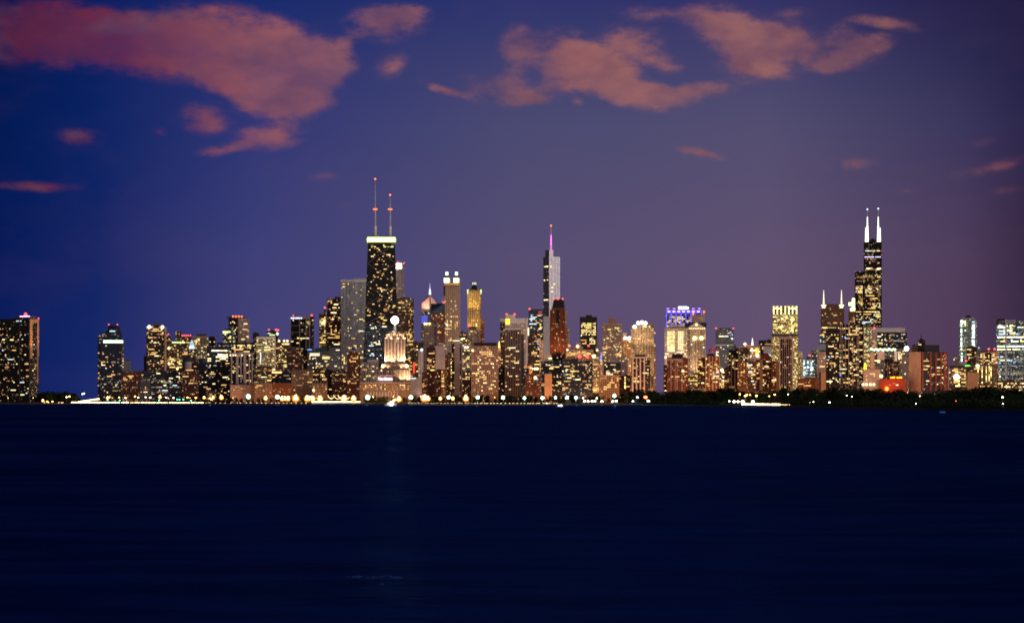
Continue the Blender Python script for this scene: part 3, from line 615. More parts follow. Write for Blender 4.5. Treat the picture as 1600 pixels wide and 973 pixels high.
b = S('hotel', 'broad stone block with an even grid of dim windows behind the shoreline lamps', 455.5, 488.5, 578, 5300, 'tan', 12, 'dwyd', 615, lit=.05, pens=[(458,486,576.4)])
piers(b, [456.2,461.5,483,488], 579, 618, .9, MATS['piertan'], out=.8)
S('apartment_block', 'long low brown block left of the starry white shoreline lamp', 397.5, 424.5, 598.5, 5230, 'tan', 8, 'wdd', 616, lit=.05)
S('apartment_block', 'long low brown block right of the starry white shoreline lamp', 424.5, 455.5, 598.2, 5240, 'brick', 8, 'wdd', 616, lit=.05)
S('apartment_block', 'dim brown building with scattered windows above the long low brown blocks', 397, 425, 572, 5500, 'brown', 14, 'wwoyh', 596)
S('apartment_block', 'low stone block with one bright lamp right of the broad stone block', 488.5, 511.5, 598.5, 5250, 'tan', 5, 'wd', 614, lit=.05).light(490, 609.5, 2.4, 'h')
S('apartment_block', 'dark block with two bright windows and a small red sign left of centre', 488, 513, 576, 5450, 'dark', 16, 'wwyyo', 596).pbox('sign', 505, 510.5, 590.5, 594, lampmat('o'), -.8, .1)
S('apartment_block', 'nearly black narrow block beside the maroon block left of the blue pyramid roof', 511, 520, 578, 5500, 'black', 3, 'w', 612)
S('apartment_block', 'dim maroon block left of the building with a blue pyramid roof', 518.5, 543, 579, 5330, 'maroon', 11, 'wwd', 614, pens=[(522,540,577)])
b = S('apartment_tower', 'maroon tower with a small blue pyramid roof', 542.5, 563, 553, 5250, 'maroon', 22, 'wwwod', 614)
b.body('maroon', 548, 545.5, 560, 553.2, v0=2, D=20); b.ridge('pyramid_roof', 547.5, 558.5, 540.5, 548, 552.6, 553.4, plain('bluetile', (.04,.08,.22)), 3, 14); b.win(543.5,562,563,566,6,'w',2.6,3,1); b.pbox('cornice', 545.5, 560, 547.4, 548.4, MATS['pierpink'], 1.2, 2)

# ================================================================== the tapered black skyscraper
b = Bd('skyscraper', 'tapered black skyscraper with a glowing white crown and twin masts', 565, 626.5, 6000, cat='skyscraper', depth=62); ALL.append(b)
zt, zm = b.z(368), b.z(507)
def hx(y): f = (y-368)/(625-368); return 575.2-f*10.0, 616.6+f*9.2
def hfoot(y):
    a_, c_ = hx(y); f = (y-368)/257.0; d0 = 16*(1-f); return [(b.u(a_), d0), (b.u(c_), d0), (b.u(c_), 62-d0), (b.u(a_), 62-d0)]
MB().prism(hfoot(507), zm, zt, hfoot(368)).build('wall', facade('black', b.s, 2.3, 2.5, .03), b.root)
MB().prism(hfoot(627), -1, zm, hfoot(507)).build('wall', facade('officedim', b.s, 2.6, 3.4, .5), b.root)
for q in range(2):
    ca = hfoot(377.2) if q == 0 else None
f0 = hfoot(376.6); f1 = hfoot(370.8); e = 1.0
grow = lambda P, e: [(P[0][0]-e,P[0][1]-e),(P[1][0]+e,P[1][1]-e),(P[2][0]+e,P[2][1]+e),(P[3][0]-e,P[3][1]+e)]
MB().prism(grow(f0,e), b.z(376.6), b.z(370.8), grow(f1,e)).build('crown_light', emis('crownwhite', (.86,1,.50), 5.0, True), b.root)
for q in (0, 1): MB().box(b.u(hx(374)[q])-1.6+(1.4 if q else -1.4), b.u(hx(374)[q])+1.6+(1.4 if q else -1.4), 12, 50, b.z(375.6), b.z(371.8)).build('crown_halo', emis('crownhalo', (.66,.95,.10), 1.0), b.root)  # dim emissive pieces added round the crown as its glow fringe
for (ya_, yb_, e_) in ((378.2,376.65,1.3),(370.75,369.2,1.3)): MB().prism(grow(hfoot(ya_),e_), b.z(ya_), b.z(yb_), grow(hfoot(yb_),e_)).build('crown_halo', emis('crownhalo', (.66,.95,.10), 1.0), b.root)
def fy(y): return 16*(1-(y-368)/257.0)
ys = [379, 411, 444, 478, 507, 545, 590]
for ya, yb_ in zip(ys, ys[1:]):
    for (p, q) in ((0,1),(1,0)):
        MB().bar((b.u(hx(ya)[p]), fy(ya)-.6, b.z(ya)), (b.u(hx(yb_)[q]), fy(yb_)-.6, b.z(yb_)), 1.1).build('cross_brace', MATS['bracegrey'], b.root)
rr = random.Random(11)
for (y0, y1, n_, cols, L_) in ((382,386,8,'dgy',2),(386,420,22,'wwwyhd',2),(420,470,36,'wwwwyhdd',3),(470,506,28,'wwwwyodd',3),(507,566,46,'ccdhhd',4)):
    for q in range(n_):
        y = y0+(y1-y0)*rr.random(); y = round(y/2.5)*2.5; xa, xb = hx(y); L = rr.choice((1,1,1,2,L_)); x = rr.uniform(xa+2, xb-2-2*L)
        if 596 < x < 640 and y > 519: continue
        k = rr.choice(cols); cx, cz, v_ = b.u(x+L*1.1), b.z(y), fy(y)-.4
        if b.nw < 95:
            o = link('window', unit_box(k), b.root, (cx, v_, cz)); o.scale = (L*2.1*b.s*.86, .8, 1.5*b.s); b.nw += 1
        else: b.extra.setdefault(k, []).append((cx, v_, cz, L*2.1*b.s*.86, 1.5*b.s))
for (px, top, wide) in ((586.2, 278, 1.0), (609.6, 303, 1.0)):
    b.mast('antenna', px, 352, 368, 3.2, 3.0, MATS['paintwhite'], 31, 8); b.mast('antenna', px, 325, 352, 2.2, 1.7, MATS['piergrey'], 31, 8); an = b.mast('antenna', px, top, 325, 1.3, .5, MATS['piergrey'], 31, 6)
    b.light(px, top, 1.9, 'R', 31, on=an)
    for dx_ in (-2.2, 0, 2.2): b.light(px+dx_, 325.5, 1.6, 'R', 29, on=an)
    b.pbox('antenna_collar', px-2.6, px+2.6, 324.6, 326.4, MATS['steel'], 30, 32); b.pbox('antenna_collar', px-1.8, px+1.8, 351.3, 352.6, MATS['steel'], 29, 33)

b = S('apartment_tower', 'slender white floodlit tower half hidden behind the black skyscraper', 617, 631.5, 410.5, 6500, 'white', 4, 'd', 460, side=3, sidesty='pink', red=[(620.5,409,2.2),(630,410.5,1.6)], pu=3.2, lit=0)
for x in (620, 625): b.spot(x, 424, -9, x, 414, 0, 140000, (1,.80,.40), 75)
b.win(618.5,622,412,464,14,'ddw',2.4,2.8,1)
b = S('apartment_tower', 'grey-brown tower right of the black skyscraper with a warm window column', 619, 646.5, 466.5, 6200, 'brown', 30, 'wwwyd', 585, pens=[(625,640,464.5)])
b.win(638, 645, 482, 590, 34, 'wyww', 2.2, 2.6, 1); b.win(636,646,526,546,8,'yw')

# ================================================================== stepped floodlit tower and hotel
b = Bd('office_tower', 'stepped cream floodlit tower crowned by a dazzling beacon', 587, 641, 5300, depth=44); ALL.append(b)
b.body('beige', 577, 587, 641, v0=0, D=44, lit=.05); b.body('beige', 569, 596, 638, v0=3, D=38, yb=577.2, lit=.05); b.body('beige', 527, 600.5, 633.5, v0=7, D=30, yb=569.2, lit=.03)
b.body('beige', 521.5, 603, 631.5, v0=9, D=26, yb=527.2, lit=.0); b.body('beige', 518.5, 608.5, 626, v0=12, D=20, yb=521.7, lit=.0)
piers(b, [602.2,606.5,611.4,616.6,622.2,627.4,632], 527, 569, 1.5, MATS['pierpink'], out=-5.9) if False else None
for x in (601.6,607,612,617,622,627,632.4): b.pbox('pier', x-.8, x+.8, 527.5, 568.5, MATS['pierpink'], 5.6, 7.2)
for x in (588,592,597,604,611,618,625,632,637,640.2): b.pbox('pier', x-.6, x+.6, 578, 598, MATS['pierpink'], -1.2, .2)
b.mast('beacon_mast', 617, 500, 518.5, 2.6, 1.2, MATS['paintwhite'], 22, 8)
MB().ball((b.u(617), 22, b.z(499.6)), 6.3, 18, 12).build('beacon_lamp', emis('beaconwhite', (.92,.97,1), 60, True), b.root)
MB().bar((b.u(617),22.5,b.z(499.6)),(b.u(617),24,b.z(499.6)),7.7,20,7.0).build('beacon_halo', emis('haloblue', (.62,.70,1), .8), b.root)  # dim emissive discs behind the lamp stand in for its halo
MB().bar((b.u(617),22,b.z(499.6)),(b.u(617),23,b.z(499.6)),6.9,20,6.6).build('beacon_halo', emis('halowhite', (.85,.90,1), 1.6), b.root)
MB().bar((b.u(617),22,b.z(504.6)),(b.u(617),22,b.z(503.4)),4.2,10).build('beacon_gallery', MATS['steel'], b.root)
for (x, y, v_, ty, pw) in [(604,530.4,6,523,2600),(611,530,6,523,2200),(622,530,6,523,2600),(631,530.4,6,523,3000),(607.5,524,8,518,900),(617,524,8,518,900),(626.5,524,8,518,900),
                    (603.5,568.6,4,550,9000),(610,568.6,4,550,4200),(614.5,568.6,4,550,4200),(623.5,568.6,4,550,4500),(630.5,568.6,4,550,11000),
                    (598.5,577,1,568,6500),(635.5,577,1,568,6500),(627.5,577,1,568,2600),(628,598,-6,585,6500),(638,598,-6,585,9000),(606,577,1,568,1200)]:
    b.spot(x, y, v_-2.5, x, ty, v_+3, pw*9, (1,.70,.38), 85, .6)
b.win(603, 632, 529, 566, 12, 'dwd', 4.8, 2.8, 1, w=.3, v=7); b.win(589,640,579,597,14,'dwy',3.2,2.8,1,w=.4); b.light(596,578.5,1.4,'h',-1)
b = Bd('hotel', 'cream hotel with a lit colonnade and a glowing pinkish rooftop sign', 562, 642, 5100, cat='hotel', depth=40); ALL.append(b)
b.body('tan', 597.5, 562, 642, lit=.12); b.body('pink', 585.5, 588, 614, yb=597.6, v0=8, D=20, lit=.05)
b.win(564, 641, 600, 611, 34, 'wwyhd', 3.0, 3.0, 1, w=.5); piers(b, [575+i*4.6 for i in range(11)], 611.5, 619, 1.5, MATS['pierpink'], 'column', 1.2)
for i in range(11): b.spot(575+i*4.6, 621, -4, 575+i*4.6, 612, -1, 700, (1,.82,.55), 60, .3)
b.pbox('cornice', 562, 642, 596.9, 598.4, MATS['pierpink'], -1.3, .3)
fc = bpy.data.curves.new('sign_lettering', 'FONT'); fc.body = "The Drake"; fc.align_x = 'CENTER'; fc.extrude = .25; fc.size = 6.2; fc.offset = .07
to = bpy.data.objects.new('tmp_text', fc); C.objects.link(to); dg = bpy.context.evaluated_depsgraph_get(); dg.update()
tm = bpy.data.meshes.new_from_object(to.evaluated_get(dg)); bpy.data.objects.remove(to); tm.materials.clear(); tm.materials.append(emis('signpink', (1,.72,1), 6.0, True)); tm.name = 'sign_lettering'
so_ = link('sign_lettering', tm, b.root, (b.u(601.8), -1.0, b.z(593.4))); so_.rotation_euler = (R(90), 0, 0)
wtx = (613-591)*b.s/max(.1, so_.dimensions.x); so_.scale = (wtx, 1.0*wtx if wtx < 1.3 else 1.3, 1)
for px in (592,600,607,612): MB().bar((b.u(px), 3, b.z(597.4)), (b.u(px), -.4, b.z(591)), .25).build('sign_strut', MATS['steel'], b.root)
S('apartment_block', 'cream block with vertical bays left of the stepped floodlit tower', 562, 592, 566, 5450, 'beige', 26, 'wwyh', 595, pens=[(574,591.5,561.5)], pu=2.8, roofmat=MATS['pierpink'])
piers(ALL[-1], [562.6,567,571.5,576,580.5,585,589.5], 567, 597, 1.0, MATS['pierpink'])
b = S('low_building', 'small white building with a bluish lit top right of the stepped floodlit tower', 641.5, 655, 590, 5180, 'white', 3, 'd', 615); b.pbox('lit_storey', 642.5, 650, 590.4, 591.6, lampmat('c'), -.8, .1); b.spot(653,621,-6,653,608,0,5000,(1,.6,.62),60)
b = S('apartment_tower', 'thin white tower with one bluish lamp on top', 653.5, 661.5, 546, 5250, 'white', 6, 'dw', 612, side=3, sidesty='white'); b.light(659, 546.5, 2.6, 'c'); b.spot(655.5, 621, -5, 655.5, 605, 0, 5200, (1,.68,.62), 60)
b = S('apartment_tower', 'dark tower with a red vertical neon sign behind the thin white tower', 645, 662, 534.5, 5650, 'brown', 22, 'wwyhd', 588); b.pbox('neon_sign', 645.6, 648.4, 566, 583, emis('neonred', (1,.05,.03), 1.4), -1.2, -.2)

# ================================================================== centre cluster
b = Bd('office_tower', 'tower with a slanted pink-lit diamond roof and a bright needle spire', 658, 683, 6000, depth=36); ALL.append(b)
b.body('slate', 486.5, 658, 677, D=30, lit=.12)
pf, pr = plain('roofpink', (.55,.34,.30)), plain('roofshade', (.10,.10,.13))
zb, zt_, zmid = b.z(486.5)+.004, b.z(458.5), b.z(474.5)
xl, xr, xm = b.u(658.5), b.u(683), b.u(671.3)
g1 = MB(); g1.v = [(xl,0,zb),(b.u(671),-4,zb),(b.u(671),-4,zt_-6),(xl,0,zmid),(b.u(671.3),14,zt_)]; g1.f = [(0,1,2,3),(3,2,4)]; g1.uv = [((0,0),)*4, ((0,0),)*3]; g1.fm=[0,0]
g1.build('roof_face', facade('pink', b.s, 40, 2.6), b.root)
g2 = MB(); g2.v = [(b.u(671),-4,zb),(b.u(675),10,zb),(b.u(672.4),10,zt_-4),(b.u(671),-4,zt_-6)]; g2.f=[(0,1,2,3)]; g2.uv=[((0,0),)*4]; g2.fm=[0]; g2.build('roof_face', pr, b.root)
g3 = MB(); g3.v = [(b.u(675),10,zb),(xr,14,b.z(473.5)),(b.u(672.4),10,zt_-4),(xr,14,zb)]; g3.f=[(0,3,1,2)]; g3.uv=[((0,0),)*4]; g3.fm=[0]; g3.build('roof_face', facade('pink', b.s, 40, 2.6), b.root)
g4 = MB().prism([(xl,0),(xr,14),(xr,34),(xl,34)], zb-2, zmid-1, [(xl,4),(xr,16),(xr,30),(xl,30)]); g4.build('roof_core', pr, b.root)
b.mast('spire', 671.8, 451, 460, 2.6, 1.6, emis('spirelight', (.75,.68,1), 1.5), 8, 8); b.mast('spire', 671.8, 442, 451, 1.3, .3, emis('spiretip', (.72,.58,1), .8), 8, 6); b.light(671.8,458.5,2.4,'c',-5)
for x in (663, 668): b.spot(x, 489, -14, x, 470, 2, 60000, (1,.52,.36), 60)
b.spot(680, 489, -14, 678, 468, 10, 60000, (1,.52,.36), 60)
b.pbox('blue_light_panel', 658.6, 668, 493, 506, emis('panelblue', (.10,.12,.9), .7), -.7, .1); b.win(659,668,497,500,3,'cd',2.4,2.6); b.win(659,676,488,492,3,'dc')
b = S('apartment_tower', 'mauve-grey gridded tower with a yellow-lit parapet below the diamond roof', 662, 683.5, 504, 5600, 'pink', 14, 'wdwd', 577, pens=[(664,680,502)], pu=2.6, pv=2.6, lit=.05, side=5, sidesty='dark')
for x in (664, 667, 671.5): b.light(x, 505.5, 2.0, 'Y')
b = Bd('office_tower', 'dark red tower with a navy wedge roof cut on a diagonal', 673.5, 695, 5850, depth=40); ALL.append(b)
b.body('maroon', 489, 673.5, 695, lit=.12)
wdg = MB(); z1, z0 = b.z(473.5), b.z(489)+.004
wdg.v = [(b.u(673.5),0,z0),(b.u(695),0,z0),(b.u(695),0,z1),(b.u(673.5),0,z0+2),(b.u(673.5),40,z0),(b.u(695),40,z0),(b.u(695),40,z1),(b.u(673.5),40,z1)]
wdg.f = [(0,1,2,3),(5,4,7,6),(1,5,6,2),(4,0,3,7),(3,2,7),(2,6,7)]; wdg.uv=[((0,0),)*len(q) for q in wdg.f]; wdg.fm=[0]*6; wdg.build('wedge_roof', MATS['navyroof'], b.root)
b.win(678,694,489,495,5,'w'); b.win(675,694,497,545,16,'wod'); b.light(693.5,472.5,2.2,'r'); b.mast('antenna', 690.6, 466, 473.5, .7, .4, MATS['paintwhite'], 10)
b = Bd('office_tower', 'beige tower crowned by two bright green-white lanterns', 693, 719, 6000, depth=40); ALL.append(b)
b.body('beige', 447, 693, 719, pu=3.0, pv=3.0, lit=.05); b.body('tan', 441.5, 693.6, 718.4, yb=447.2, v0=1, D=36, lit=0)
piers(b, [694+i*3.05 for i in range(9)], 447, 540, .9, MATS['piertan'], out=1.0); b.pbox('dark_corner', 693, 695.6, 447, 462, MATS['darkroof'], -1.15, .2)
for i in range(8): b.spot(694.8+i*3.1, 447.2, -4, 694.8+i*3.1, 443, .5, 2200, (1,.72,.25), 80, .4); 
for x0_ in (693.6, 708.6):
    b.pbox('lantern', x0_, x0_+8.2, 434.2, 441.3, emis('lanternlight', (1,.98,.66), 2.6), 2, 14); b.pbox('lantern_side', x0_+8.2, x0_+9.6, 434.6, 441.3, emis('lanterngreen', (.55,.85,.05), 1.0), 3, 13)
    b.ridge('lantern_roof', x0_-.2, x0_+9, 429.6, 434.2, x0_+3, x0_+6.2, plain('copperroof', (.06,.08,.05)), 2, 14); b.pbox('lantern_top', x0_+2.6, x0_+6.6, 424.8, 429.8, emis('lanterntip', (.85,1,.6), 3.2), 6, 11)
b.win(695,718,466,530,50,'wwyhwd',3.0,3.0,1,w=.6); b.win(694,707,500,533,24,'yyw',3,3,1,w=.6); b.win(711,713,476,479,1,'c'); b.light(698,507,2,'c')
b = Bd('office_tower', 'golden floodlit tower with a dark pyramidal roof and bright corner lanterns', 730, 756, 6100, depth=34); ALL.append(b)
b.body('tan', 453, 730.5, 751, lit=.05, pu=3.0); b.body('brick', 453.5, 747.5, 752, v0=2, D=26); b.body('brick', 498, 751, 756.5, v0=6, D=24)
b.ridge('pyramid_roof', 735, 747, 444.2, 452.9, 738.8, 743.6, MATS['darkroof']); 
for x in (738.8, 741.2, 743.4): b.pbox('roof_lantern', x-.5, x+.5, 441, 444.4, lampmat('g'), 15, 17)
for x in (730.8, 751.6): b.pbox('corner_lantern', x-.9, x+.9, 452.4, 456.4, lampmat('g'), -1.4, 1.2); b.pbox('corner_lantern', x-.8, x+.8, 457.2, 459, lampmat('g'), -1.4, 1.2)
piers(b, [731+i*2.9 for i in range(7)], 455, 535, .8, MATS['piertan'], out=.9)
for (x, y, ty) in ((733,530,490),(740,530,490),(746,530,490),(733,492,462),(740,492,462),(746,492,462)): b.spot(x, y, -26, x, ty, 0, 60000, (1,.74,.10), 70)
b.win(733,750,466,512,20,'ywdy',2.9,3,1,w=.5); b.win(741,748,505,511,3,'Y')
b = S('apartment_block', 'pale beige block with a red beacon standing before the golden tower', 730, 746, 514, 5700, 'pink', 8, 'whyd', 540, pens=[(733,744,510.5)], red=[(734,508.5,2.4)], lit=.04)
S('apartment_block', 'small dark flat-roofed block between the twin lantern tower and the golden tower', 718, 730, 519.5, 5750, 'dark', 5, 'oh', 536)
b = S('apartment_block', 'brown building with glaring white windows left of the wide beige grid building', 722, 737, 528, 5300, 'brown', 26, 'hhwyw', 578); b.win(725,734,541,545.5,6,'W',2.6,2.4,2); b.win(722,729,527.5,532,5,'hY',2.4,2.4,1); b.light(721.5,530,2,'h')
S('apartment_block', 'narrow dark red block below the brown one with glaring white windows', 721.5, 737, 580, 4750, 'maroon', 15, 'wwoh', 612)
S('apartment_block', 'blue-grey block with a row of yellow windows above the dark red one', 720, 736.5, 554, 5000, 'slate', 14, 'ywyw', 578)
b = S('apartment_tower', 'slim blank pinkish-white slab with dark bays at both sides and a lit roof rim', 705.5, 722.5, 531.5, 4700, 'dark', 26, 'wwyd', 613, pens=[(711,719,527)], roofmat=MATS['piergrey']); b.pbox('blank_wall', 710, 718.6, 532.5, 617, MATS['pierpink'], -1.5, .2); b.pbox('roof_light', 707, 718.5, 531.6, 532.8, lampmat('h'), -1.9, -1.55); b.pbox('edge_pier', 720.6, 722.5, 533, 617, MATS['piergrey'], -1.0, .2)
b.win(704, 706.2, 560, 612, 22, 'yY', 2.2, 2.3, 1, w=.5)
S('apartment_block', 'pale blank-walled block with one column of small windows in the centre row', 679, 695.5, 541, 4950, 'blank', 0, pens=[(681,693,539)], roofmat=MATS['piergrey']).win(684,686.5,546,572,6,'dhd',2.5,4,1,w=.5)
S('apartment_block', 'plain lilac-grey block behind the pale blank-walled block', 690.5, 705.5, 536, 5100, 'grey', 3, 'wh', 560, lit=.02)
S('apartment_tower', 'dark red brick tower with two bright window rows left of the pale blank-walled block', 666.5, 680.5, 543, 4850, 'maroon', 22, 'wwywo', 590, pens=[(670,678,538.5)])
S('apartment_block', 'small lit brick building at the foot of the thin white tower', 659, 668, 581, 4700, 'brick', 9, 'wwo', 612)
S('apartment_tower', 'dark roofed maroon block below the pale blank-walled block', 679.5, 689.5, 576.5, 4650, 'maroon', 6, 'wo', 610)
S('apartment_block', 'narrow brick block wedged right of the dark roofed maroon block', 689, 697, 577, 4640, 'brick', 16, 'wyo', 612)
b = S('apartment_tower', 'red-brown tower left of the slim blank white slab', 695.5, 706.5, 554, 4780, 'brick', 8, 'wod', 612, pens=[(699,705,550)])
b = S('apartment_tower', 'wide beige tower with many piers and warm windows in the front row', 736.5, 778, 540, 4600, 'tan', 90, 'wwwyhhd', 614, pu=2.9, pv=3.0, lit=.12, pens=[(740,776,535)], roofmat=MATS['darkroof'])
piers(b, [737.2+i*2.92 for i in range(15)], 540.5, 618, .85, MATS['pierpink'], out=1.1); b.light(738.5, 547.5, 2.0, 'h'); b.light(776.5,563,1.6,'w')
b = S('apartment_tower', 'narrow brown tower with a glowing yellow rooftop lantern', 777.5, 790, 552, 5000, 'brown', 8, 'wy', 600); b.ridge('lantern', 778.6, 781.6, 533, 543, 779.6, 780.6, emis('lanternyellow', (1,.72,.06), 2.6)); b.pbox('lantern_base', 778, 782.4, 543, 552, MATS['piertan'], 2, 12)
S('apartment_block', 'black low block between the wide beige tower and the striped dark tower', 778, 790, 574, 4650, 'black', 3, 'w', 612)
S('apartment_block', 'gold-brown shaft beside the left edge of the dark striped tower', 782.5, 790, 519, 4900, 'brown', 6, 'wy', 570, lit=.05)
b = S('apartment_tower', 'white tower with a square yellow lit roof window and two red beacons', 781.5, 825, 497, 5400, 'white', 30, 'wwyh', 585, pens=[(790,805,491.5)], red=[(791.5,490.5,2.2),(804,490.5,2.2)], pu=3.0, pv=2.9, lit=.12, roofmat=MATS['paintwhite'])
b.pbox('lit_roof_window', 790, 796.5, 498, 506.8, emis('windowyellow', (1,.72,.05), 2.0), -.9, .1); b.pbox('white_pier', 821.5, 824.5, 497.5, 570, MATS['paintwhite'], -1.1, .2); b.pbox('upper_wall', 797, 820.5, 497, 505, MATS['paintwhite'], -.8, .2); b.body('dark', 503, 781.5, 789, v0=-3, D=10)
b = S('apartment_tower', 'dark striped tower with thin white vertical lines in front of the white tower', 789, 814, 513.5, 4620, 'dark', 44, 'wwwyhd', 614, pens=[(793,810,510.5)], pu=2.7, lit=.05, roofmat=MATS['piergrey'])
piers(b, [789.5+i*2.7 for i in range(10)], 514, 618, .55, MATS['pierpink'], out=.9); b.pbox('cornice', 789, 814, 512.8, 515, MATS['paintwhite'], -1.0, .3); b.pbox('side_wing', 814, 818.5, 522, 618, MATS['pierdark'], 2, 20)
b = S('office_tower', 'navy glass tower with a red corner beacon left of the silver skyscraper', 826, 849, 484, 5900, 'navy', 26, 'whccyw', 520, red=[(827.5,482.5,2.2)], pens=[(829,848,483)], roofmat=MATS['navyroof']); b.win(838,849,500,530,18,'yhyw'); b.pbox('mural_light', 841,846,486,492,emis('dimred', (.8,.1,.06), .35), -.8, .1)
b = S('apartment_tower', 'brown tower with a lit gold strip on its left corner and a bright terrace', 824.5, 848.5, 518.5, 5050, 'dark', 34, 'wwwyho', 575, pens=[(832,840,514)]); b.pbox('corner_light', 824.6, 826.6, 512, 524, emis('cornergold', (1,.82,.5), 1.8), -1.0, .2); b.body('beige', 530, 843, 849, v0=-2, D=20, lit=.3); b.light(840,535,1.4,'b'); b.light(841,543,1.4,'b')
for x in (826, 831, 836, 839.5): b.light(x, 576, 2.2, 'W' if x == 831 else 'Y', -2)
S('apartment_block', 'nearly black block left of the low grey-roofed apartment row behind the shore lamps', 814.5, 826, 575, 4560, 'navy', 4, 'wc', 612)
b = S('apartment_block', 'dim maroon block with one tapering gold light above its roof', 821, 846, 584, 4520, 'maroon', 6, 'wd', 610); b.light(836.5, 590, 2.4, 'Y'); b.light(839.8, 592.5, 1.4, 'b')
b = S('hotel', 'low lit terrace of tan roofs beneath the brown tower with the gold strip', 818, 832, 571, 5000, 'tan', 4, 'wY', 576)

# ================================================================== silver skyscraper with the pink spire
b = Bd('skyscraper', 'silver glass skyscraper with a bright right face and a pink-lit spire', 848.8, 875, 6975, side=17, theta=58, cat='skyscraper'); ALL.append(b)
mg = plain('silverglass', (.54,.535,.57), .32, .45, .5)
b.body('shadedglass', 401, sidesty='silverglass')  # bright and shaded face get separate glass, the light put into their colour
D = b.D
MB().prism([(b.u(851.6),.5),(0-.4,.5),(-.4,D*.40),(b.u(851.6),D*.40)], b.z(401)+.004, b.z(390.6), None, 0, [0,1,0,1]).build('upper_tier', MATS['silverglass'], b.root, mats=[facade('shadedglass', b.s), mg])
MB().box(b.u(851.6), -.4, D*.40+.01, D*.44, b.z(401)+.004, b.z(391)).build('upper_tier', MATS['darkroof'], b.root)
b.pbox('screen_wall', 856.0, 857.6, 401.2, 404, MATS['piertan'], D*.5, D*.98)
b.mast('spire', 857.6, 383, 390.6, 2.6, 2.2, emis('spirepink', (.85,.25,.75), .9), D*.2, 8); b.mast('spire', 857.6, 367, 383, 1.9, 1.4, emis('spirebright', (1,.22,.85), 1.5), D*.2, 8); b.mast('spire', 857.6, 353, 367, 1.0, .5, emis('spiredim', (.75,.25,.5), .55), D*.2, 6); b.light(857.6, 352.5, 2.1, 'R', D*.2)
for (y, n_) in ((416,3),(437,3),(468,4)): b.win(849.6, 857.6, y-1, y+1.6, n_, 'yY', 2.4, 2.4, 2)
for (x, y) in ((866,443.5),(862.8,449),(862.5,455.5),(861,416.5)):
    t_ = (x-858)/17.0; o = link('window', unit_box('y'), b.root, (0, D*t_, b.z(y))); o.scale = (.8, 5.0, 3.0)
for t_ in (.25,.55,.82): MB().box(-.1,.35, D*t_-.4, D*t_+.4, -1, b.z(402)).build('mullion', MATS['piergrey'], b.root)
S('office_tower', 'pale grey lower shaft beneath the silver skyscraper', 848.6, 862, 495.5, 6900, 'silverglass', 0, pens=[(849.5,861,494.6)], roofmat=MATS['paintwhite'])
b = Bd('apartment_tower', 'red-brown tower with a black tapered crown rimmed by red lights', 859, 885.5, 5600, side=2.5, depth=40); ALL.append(b)
b.body('brick', 484, lit=.06, sidesty='brick'); b.body('brick', 480.5, 861.5, 881, yb=484.2, v0=2, D=34, lit=.03)
b.ridge('crown', 862.6, 880.6, 467, 480.5, 864.6, 879, MATS['darkroof'], 4, 30, vt=11)
b.pbox('centre_bay', 868.8, 874, 484.5, 505, MATS['darkroof'], -1.0, .2); piers(b, [860,863.5,866.5,876,879.5,882.3], 484.5, 560, 1.1, MATS['redbrick'], out=1.1)
for x in (865, 871.5, 878.8): b.light(x, 466.8, 1.8, 'r', 6)
b.win(861,882,507,556,18,'wwod',2.6,3.2,1,w=.5); b.win(867,876,505,507.5,3,'d'); b.body('tan', 512, 884, 888, v0=4, D=20)
for x in (864, 872, 880): b.spot(x, 560, -18, x, 530, 0, 26000, (1,.42,.2), 80)

# ================================================================== right of centre
b = Bd('office_tower', 'black slab tower with a block of bright yellow windows near its top', 906, 933, 6000); ALL.append(b)
b.body('black', 495, lit=.02); b.pen(915.5, 925, 492, 495, MATS['darkroof']); b.win(908,932,504,526,80,'yyhyd',2.3,2.5,2); b.win(921,932,528,540,20,'yhy',2.3,2.5,2); b.win(907,912,523,526,2,'c'); b.win(907,920,530,545,5,'rowd')
b = S('office_building', 'stepped tan terrace building with glowing roofs and red lamps', 884, 927.5, 546, 5200, 'tan', 26, 'wwyhw', 558); b.body('tan', 541, 896, 911, yb=546.2, v0=3, D=14, lit=0); b.light(902.5, 541, 3.0, 'h', -1)
b.body('beige', 535, 901, 908, yb=541.2, v0=6, D=8, lit=.5); b.pbox('roof_light', 885, 918, 551.5, 552.4, lampmat('w'), -.9, -.2); b.light(889.5,540,2.0,'R'); b.light(919.5,540,2.0,'r')
for x in (905.5, 917.5): b.light(x, 556.8, 3.4, 'r', -2)
b.light(886.5,546.5,2.0,'h')
b = S('apartment_block', 'dark blue front block with a greenish sign on its roof corner', 845, 880, 564, 4560, 'navy', 40, 'wwwhoyc', 612, lit=.08, pens=[(850,861.5,553)], roofmat=MATS['pierpink']); b.pbox('sign', 857, 862.4, 558.5, 561, lampmat('g'), -1.2, -.2); piers(b, [848,852,858,866,874], 565, 616, .4, MATS['bracegrey'], out=.8)
S('apartment_block', 'black stepped block rising behind the two dark front blocks', 862.5, 881.5, 555, 4720, 'black', 2, 'wy', 566, pens=[(869,876,551)], roofmat=MATS['darkroof'])
S('low_building', 'plain pinkish box in front of the dark blue front block', 851, 862.5, 584, 4480, 'blanktan', 0)
b = S('apartment_block', 'broad dark front block with warm windows right of the greenish sign', 878, 926, 563, 4540, 'navy', 78, 'wwwwhoyd', 612, lit=.08, pens=[(879,903,560.5),(896,903,559)]); piers(b, [883,887.5,890,899,906,913,920], 564, 616, .4, MATS['pierdark'], out=.8)
b = S('apartment_tower', 'tall narrow tan tower lit brightly up its whole front', 925.5, 937, 553, 4620, 'tan', 26, 'wywd', 612, lit=.15); b.body('tan', 530, 932, 935.5, v0=3, D=10); b.light(928, 556.5, 3.2, 'h', -2); b.light(933,547,1.8,'h')
